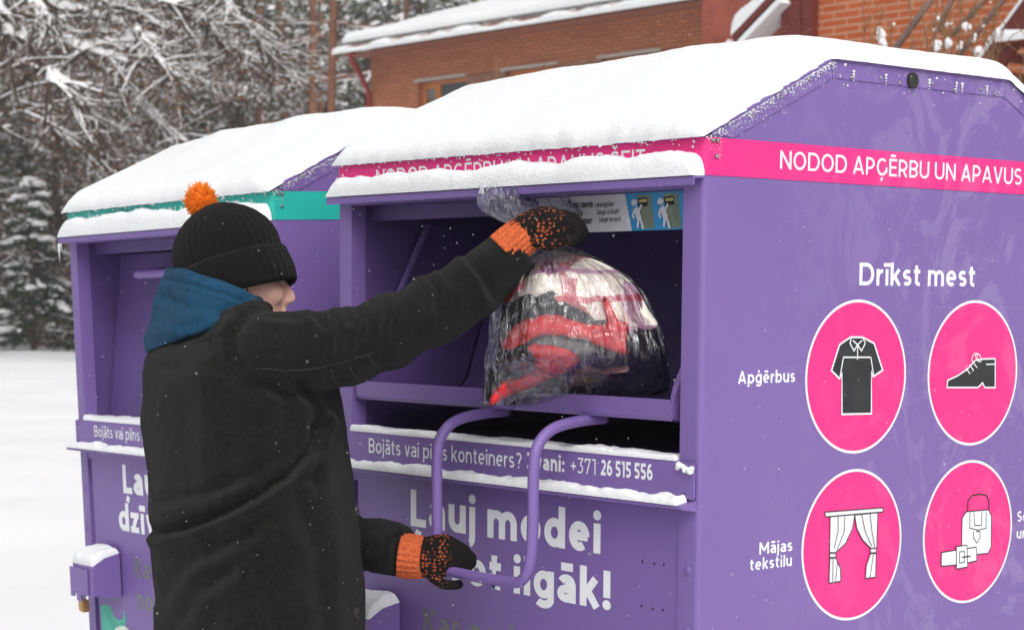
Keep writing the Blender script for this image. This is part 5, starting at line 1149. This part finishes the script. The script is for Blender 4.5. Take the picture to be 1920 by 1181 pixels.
b = MB(); q = at_y(1000, 128, 15.0)                    # few tall stems seen against the long building
base = Vector((q.x, 15.0, GZ))
for (pl, r) in ((((925, 165), (930, 140), (931, 106)), .012), (((1010, 140), (1030, 105), (1034, 80)), .006), (((1030, 105), (1018, 92)), .004), (((1085, 120), (1090, 100), (1080, 85)), .006), (((1100, 118), (1112, 95), (1118, 84)), .006), (((942, 125), (940, 112), (955, 112)), .005)):
    p = [at_y(x, y, 15.0) for x, y in pl]; 
    if r > .005: p = [Vector((p[0].x-.05, 15.0, GZ))]+p
    b.tube(p, list(np.linspace(r*1.3, r*.5, len(p))), M['twig'], 5)
o = b.build('bare_shrub', smooth=0); o.data.transform(Matrix.Translation(-base)); o.location = base; tag(o, 'few thin bare stems against the long brick building', 'shrub')

def quad(mb, c, s, m, rnd, flat=.5, up_=None):
    """one small leaf-sized face"""
    n = Vector((rnd.gauss(0, 1), rnd.gauss(0, 1), rnd.gauss(0, 1)+(up_ or 0))).normalized(); a = n.orthogonal().normalized(); th = rnd.uniform(0, 6.28); b_ = n.cross(a); u = a*math.cos(th)+b_*math.sin(th); v = n.cross(u)
    w_ = s*flat; mb.add([c-u*s, c-v*w_, c+u*s, c+v*w_], [(0, 1, 2, 3)], m)
def grow(tr, cr, p, d, L, r, lev, rnd, P):
    """a limb with side branches; snow lies along its upper side"""
    n = max(3, int(L/P['seg'])); pts = [p]; dd = d.copy()
    for i in range(n):
        dd = (dd+Vector((rnd.gauss(0, 1), rnd.gauss(0, 1), rnd.gauss(0, 1)))*P['wob']+Vector((0, 0, P['droop'][lev]))*(L/n)).normalized(); pts.append(pts[-1]+dd*(L/n))
    rs = list(np.linspace(r, max(r*.25, P['rmin']), len(pts))); (tr if lev < 2 else cr).tube(pts, rs, P['bark'], 6 if lev < 2 else 3, False)
    if lev >= 1 or P.get('snow0'):
        for i in range(len(pts)-1):
            a, c = pts[i], pts[i+1]; t_ = (c-a).normalized()
            if abs(t_.z) > .85 or rnd.random() < (.05 if lev < 2 else .72): continue
            h_ = max(rs[i]*.55, P['smin'])*rnd.uniform(.7, 1.5); w_ = max(rs[i]*1.05, P['smin']); s_ = Vector((-t_.y, t_.x, 0)).normalized()*w_; o_ = UP*rs[i]*.25
            cr.add([a-s_+o_, a+s_+o_, a+UP*(h_+rs[i]), c-s_+o_, c+s_+o_, c+UP*(h_+rs[i+1])], [(0, 2, 5, 3), (1, 4, 5, 2), (0, 1, 2), (3, 5, 4)], M['tree_snow'])
    if lev < P['lev']:
        for k in range(P['nb'][lev]):
            f = rnd.uniform(P['f0'][lev], 1); j = min(int(f*n), n-1); q = pts[j].lerp(pts[j+1], f*n-j); t_ = (pts[j+1]-pts[j]).normalized()
            sd_ = Vector((rnd.gauss(0, 1), rnd.gauss(0, 1), rnd.gauss(0, .6))); sd_ = (sd_-t_*sd_.dot(t_)).normalized(); nd = (t_*P['fwd']+sd_).normalized()
            grow(tr, cr, q, nd, L*rnd.uniform(*P['lr'][lev]), max(rs[j]*P['rr'], P['rmin']), lev+1, rnd, P)
    else:
        for k in range(P['leaf']):
            q = pts[rnd.randint(0, len(pts)-1)]+Vector((rnd.gauss(0, 1), rnd.gauss(0, 1), rnd.gauss(0, 1)))*P['lspread']; quad(cr, q, rnd.uniform(.5, 1.3)*P['lsize'], P['leafm'][rnd.randint(0, len(P['leafm'])-1)], rnd, .45, .4)
def tree(name, label, base, P, h, r, rnd, group=None, lean=(0, 0), limbs=(), sweeps=()):
    root = empty(name, base, label, 'tree', group); tr, cr = MB(), MB()
    pts = catmull([Vector((0, 0, -.3)), Vector((lean[0]*.3, lean[1]*.3, h*.35)), Vector((lean[0]*.6, lean[1]*.6, h*.7)), Vector((lean[0], lean[1], h))], 5); rs = list(np.linspace(r, r*.3, len(pts))); tr.tube(pts, rs, P['bark'], 9, False)
    for k in range(P['n0']):
        f = rnd.uniform(P['t0'], 1); j = min(int(f*(len(pts)-1)), len(pts)-2); q = pts[j]; a = rnd.uniform(0, 6.28); nd = Vector((math.cos(a), math.sin(a), rnd.uniform(*P['rise']))).normalized()
        grow(tr, cr, q, nd, h*rnd.uniform(*P['l0'])*(1-.45*f), rs[j]*P['rr'], 0, rnd, P)
    for q, d, L, rr in limbs: grow(tr, cr, Vector(q), Vector(d).normalized(), L, rr, 0, rnd, P)
    for pl, r0 in sweeps:                                # long sweeping limbs with a line of snow on top
        q = catmull(pl, 6); rs = list(np.linspace(r0, r0*.3, len(q))); tr.tube(q, rs, P['bark'], 6, False)
        for i in range(len(q)-1):
            a, c = q[i], q[i+1]; t_ = (c-a).normalized()
            if abs(t_.z) > .86: continue
            s_ = Vector((-t_.y, t_.x, 0)).normalized()*rs[i]*rnd.uniform(1.1, 1.5)-UP*rs[i]*.0; h_ = rs[i]*rnd.uniform(1.1, 2.1)
            dn = -UP*rs[i]*.45; cr.add([a-s_+dn, a+s_+dn, a+UP*(h_+rs[i]), c-s_+dn, c+s_+dn, c+UP*(h_+rs[i+1])], [(0, 2, 5, 3), (1, 4, 5, 2), (0, 1, 2), (3, 5, 4)], M['tree_snow'])
            for _ in range(2):
                if rnd.random() < .75: sd_ = Vector((rnd.gauss(0, 1), rnd.gauss(0, 1), rnd.gauss(-.1, .7))).normalized(); grow(tr, cr, a.lerp(c, rnd.random()), (t_*.8+sd_).normalized(), rnd.uniform(.5, 1.7), rs[i]*.45, 1, rnd, dict(P, leaf=3, nb=(6, 4, 0)))
    o = tr.build('trunk', smooth=1, recalc=False); o.parent = root; o = cr.build('crown', recalc=False); o.parent = root
    return root
def copy_thing(root, loc, rz, sc, label=None):
    r = root.copy(); COL.objects.link(r); r.location = loc; r.rotation_euler = (0, 0, rz); r.scale = (sc, sc, sc)
    if label: r['label'] = label
    for ch in root.children: c = ch.copy(); COL.objects.link(c); c.parent = r
    return r
def gnd(px, dist):
    p = at_d(px, 560, dist); return Vector((p.x, p.y, GZ-.05))
rnd = random.Random(5)
BR = dict(bark=M['bark'], seg=.35, wob=.15, droop=(-.10, -.16, -.12, 0), lev=2, nb=(9, 8, 0), f0=(.15, .1, .1), lr=((.35, .6), (.35, .6), (.3, .5)), fwd=.9, rr=.5, rmin=.006, smin=.010, leaf=10, lspread=.16, lsize=.050, leafm=[M['olive'], M['olive'], M['rust'], M['olive'], M['bark'], M['tree_snow']], n0=20, t0=.45, rise=(-.1, .7), l0=(.28, .5))
SW = (((40, -40), (100, 10), (165, 25), (240, 50), (300, 80), (335, 90)), ((60, 0), (85, 30), (100, 60), (130, 80), (190, 100), (240, 115)), ((180, -10), (205, 10), (255, 20), (290, 45), (330, 60), (385, 65)), ((410, -30), (445, 30), (470, 55), (490, 80), (520, 95), (560, 108)), ((255, 60), (280, 95), (310, 125), (340, 150)), ((230, 85), (260, 85), (300, 110), (350, 125), (395, 135)), ((250, 185), (290, 215), (320, 245), (350, 265)), ((110, 140), (150, 100), (200, 80), (270, 75)), ((90, 150), (130, 165), (175, 215), (205, 250)), ((0, 20), (30, 60), (20, 120), (35, 200)), ((440, 90), (500, 135), (520, 150)), ((120, 170), (165, 215), (200, 270), (230, 300)), ((10, 60), (60, 90), (90, 150), (140, 200)), ((300, 0), (360, 20), (400, 60), (430, 110)))
bb = gnd(-50, 50); bb_at = lambda x, y, k: at_d(x, y, 45+1.5*math.sin(k*2.1+x*.01))-bb
big = tree('bare_tree', 'big old tree with long sweeping snowy branches at the far left', bb, BR, 14, .36, rnd, sweeps=[([bb_at(x, y, k) for x, y in pl], .085+.02*math.sin(k*1.7)) for k, pl in enumerate(SW)])
BR2 = dict(BR, n0=22, t0=.12, nb=(8, 6, 0), rise=(-.2, .6), leaf=13, lsize=.055, leafm=[M['olive'], M['rust'], M['olive'], M['bark'], M['rust'], M['needle_grey'], M['olive'], M['tree_snow']])
t2 = tree('bare_tree', 'snowy brown leafed tree just right of the big old tree', gnd(230, 58), BR2, 11, .20, rnd)
for px, dist, sc, rz, lab in ((110, 62, 1.05, 1.3, 'snowy brown leafed tree behind the snow covered spruce'), (350, 64, 1.1, 2.6, 'snowy brown leafed tree behind the roof of the teal banded bin'), (455, 60, .95, 4.0, 'snowy brown leafed tree left of the pine trunks'), (-60, 60, 1.0, 5.0, 'snowy brown leafed tree at the left edge of the woods')):
    copy_thing(t2, gnd(px, dist), rz, sc, lab)
# conifers: whorls of drooping boughs carrying needles and snow
def spruce(name, label, base, h, rad, rnd, nm, snowy, nq, group=None, qs=.09, blobs=0):
    root = empty(name, base, label, 'tree', group); tr, cr = MB(), MB(); tr.tube([(0, 0, -.2), (0, 0, h*.5), (0, 0, h)], [h*.018, h*.011, .01], M['bark'], 7, False)
    nb = int(h*9)
    for k in range(nb):
        f = (k+rnd.random())/nb; z = h*(.04+.95*f); L = rad*(1-f)**.75*rnd.uniform(.65, 1.1)+.08; a = rnd.uniform(0, 6.28); d = Vector((math.cos(a), math.sin(a), 0)); sag = rnd.uniform(.10, .35)
        pts = [Vector((0, 0, z))+d*(L*t_)-UP*(sag*L*t_*t_) for t_ in (0, .35, .7, 1)]; tr.tube(pts, [.022, .016, .01, .004], M['bark'], 3, False); sidev = Vector((-d.y, d.x, 0)); n = max(6, int(nq*L/rad))
        for j in range(n):
            t_ = rnd.uniform(.15, 1.05); q = pts[0].lerp(pts[3], t_); q.z = z-sag*L*t_*t_; w_ = (.42*L*(1.1-t_)+.06); q = q+sidev*rnd.uniform(-w_, w_)+UP*rnd.uniform(-.14, .02)
            if rnd.random() < snowy: quad(cr, q+UP*.07, qs*rnd.uniform(.7, 1.5), M['tree_snow'], rnd, .7, 3)
            else: quad(cr, q, qs*rnd.uniform(.7, 1.4), nm, rnd, .35, .2)
        for j in range(blobs):
            t_ = rnd.uniform(.35, 1.0); q = pts[0].lerp(pts[3], t_); q.z = z-sag*L*t_*t_+.04; r_ = rnd.uniform(.05, .20)*(.6+.4*rnd.random()); cr.ico(q+sidev*rnd.uniform(-.3, .3)*L*.5, r_, M['tree_snow'], 2, (1.4, 1.4, .62), .22)
    o = tr.build('trunk', smooth=1, recalc=False); o.parent = root; o = cr.build('crown', recalc=False); o.parent = root
    return root
spruce('spruce_tree', 'dense dark spruce with thick snow clumps at the left of the teal banded bin', gnd(62, 56), 4.9, 2.2, rnd, M['needle'], .12, 230, None, .10, 5)
spruce('spruce_tree', 'small snowy spruce at the left picture edge beside the dark spruce', gnd(-70, 58), 4.2, 1.7, rnd, M['needle'], .35, 60, None, .075, 2)
far0 = spruce('spruce_tree', 'frosted spruce among the woods behind the bins', gnd(300, 78), 15, 3.0, rnd, M['needle_grey'], .42, 44, 'frosted spruces in the woods', .17)
lab = None
for k in range(62):
    px = -820+k*34+rnd.uniform(-15, 15); dist = rnd.choice((72, 80, 90, 100)) if k % 2 else rnd.uniform(66, 76)
    copy_thing(far0, gnd(px, dist), rnd.uniform(0, 6.28), rnd.uniform(.75, 1.25))
# tall pines with bare reddish trunks
def pine(label, px, dist, r, lean, seed, group=None):
    rnd = random.Random(seed); base = gnd(px, dist); root = empty('pine_tree', base, label, 'tree', group); tr, cr = MB(), MB(); h = 17; top = Vector((lean, 0, h))
    pts = catmull([Vector((0, 0, -.3)), Vector((lean*.25+rnd.uniform(-.05, .05), 0, h*.3)), Vector((lean*.6+rnd.uniform(-.08, .08), 0, h*.65)), top], 5); tr.tube(pts, list(np.linspace(r, r*.45, len(pts))), M['pine_bark'], 9, False)
    for k in range(26):
        f = rnd.uniform(.28, .98); q = pts[int(f*(len(pts)-1))]; a = rnd.uniform(0, 6.28); L = rnd.uniform(.8, 2.4)*(.45 if f < .45 else 1); d = Vector((math.cos(a), math.sin(a), rnd.uniform(-.25, .25))); e = q+d*L; tr.tube([q, q+d*L*.5+UP*.06, e], [.035, .022, .01], M['pine_bark'], 4, False)
        s_ = Vector((-d.y, d.x, 0)).normalized()*.02; cr.add([q-s_, q+s_, e-s_*.5, e+s_*.5, q+UP*.055, e+UP*.03], [(0, 4, 5, 2), (1, 3, 5, 4)], M['tree_snow'])
        if f > .45:
            for j in range(46): quad(cr, e+Vector((rnd.gauss(0, .42), rnd.gauss(0, .42), rnd.gauss(0, .22))), rnd.uniform(.07, .15), M['tree_snow'] if rnd.random() < .42 else M['needle_grey'], rnd, .4, .5)
    for o in (tr.build('trunk', smooth=1, recalc=False), cr.build('crown', recalc=False)): o.parent = root
pine('leaning reddish pine trunk right beside the corner of the brick building', 617, 44, .115, .55, 1)
pine('straight reddish pine just left of the leaning pine trunk', 585, 56, .15, .1, 2)
pine('thin pine trunk between the two reddish pines by the brick building', 604, 66, .11, .0, 3)
pine('stout reddish pine left of the straight pine, behind the teal banded bin', 533, 62, .21, -.1, 4)
pine('thin reddish pine rising behind the ridge of the teal banded bin', 488, 60, .11, .05, 5)
pine('dark red pine trunk half hidden in the branches behind the bins', 335, 70, .17, .3, 6)
pine('brown pine behind the roof of the brick building', 760, 72, .16, .2, 7)
# far woods and the thicket between the trunks read as one mass
def woods():
    rnd = random.Random(77); b = MB()
    for k in range(66000):
        px = rnd.uniform(-1100, 1500); d = rnd.uniform(84, 112); z = rnd.uniform(0, 1)**1.15*17; p = at_d(px, 560, d); r_ = rnd.random()
        c = Vector((p.x, p.y, GZ+z)); cl = noise.noise(c*.22)
        m = M['tree_snow'] if r_ < .30+.35*cl else (M['needle_grey'] if r_ < .80 else M['olive']); quad(b, c, rnd.uniform(.16, .42), m, rnd, .5, .4)
    o = b.build('far_woods', recalc=False); tag(o, 'far snowy woods behind everything', 'woods', None, 'stuff')
    b = MB()
    for k in range(34000):
        px = rnd.uniform(-700, 700); d = rnd.uniform(60, 74); p = at_d(px, 560, d); g = noise.noise(Vector((p.x*.35, p.y*.35, 3))); z = rnd.uniform(0, 1)*(3.0+1.8*g); c = Vector((p.x, p.y, GZ+z)); cl = noise.noise(c*.6); r_ = rnd.random()
        m = M['tree_snow'] if r_ < .27+.4*cl else (M['olive'] if r_ < .75 else (M['rust'] if r_ < .84 else M['needle_grey'])); quad(b, c, rnd.uniform(.06, .17), m, rnd, .4, .4)
    for k in range(900):
        px = rnd.uniform(-300, 700); d = rnd.uniform(60, 74); p = at_d(px, 560, d); q = Vector((p.x, p.y, GZ)); e = q+Vector((rnd.uniform(-1.2, 1.2), rnd.uniform(-1, 1), rnd.uniform(1.5, 4.5))); b.tube([q, (q+e)/2+Vector((rnd.uniform(-.2, .2), 0, .2)), e], [.03, .02, .008], M['olive'], 3, False)
    o = b.build('snowy_thicket', recalc=False); tag(o, 'snowy thicket at the foot of the woods', 'undergrowth', None, 'stuff')
woods()
# snowflakes in the air
b = MB(); rnd = random.Random(9)
for k in range(1500):
    t_ = rnd.uniform(2.2, 9) if k % 3 else rnd.uniform(3.2, 4.6); b.ico(at_d(rnd.uniform(-100, 2020), rnd.uniform(-100, 1280), t_), rnd.uniform(.0003, .0009), M['snow'], 1)
tag(b.build('falling_snow', recalc=False), 'falling snowflakes in the air', 'snowflakes', None, 'stuff')

# ------------------------------------------------------------------ thin winter haze
b = MB(); hz = bpy.data.materials.new('winter_air'); hz.use_nodes = True; t = hz.node_tree; t.nodes.remove(t.nodes['Principled BSDF']); pv = node(t, 'ShaderNodeVolumePrincipled', Density=.0020); pv.inputs['Color'].default_value = (.93, .94, .96, 1); pv.inputs['Anisotropy'].default_value = .2
t.links.new(pv.outputs[0], t.nodes['Material Output'].inputs['Volume'])
b.box((-190, -12, GZ-1.5), (40, 170, 26), hz); o = b.build('haze'); tag(o, 'thin pale winter haze filling the air', 'haze', None, 'stuff')
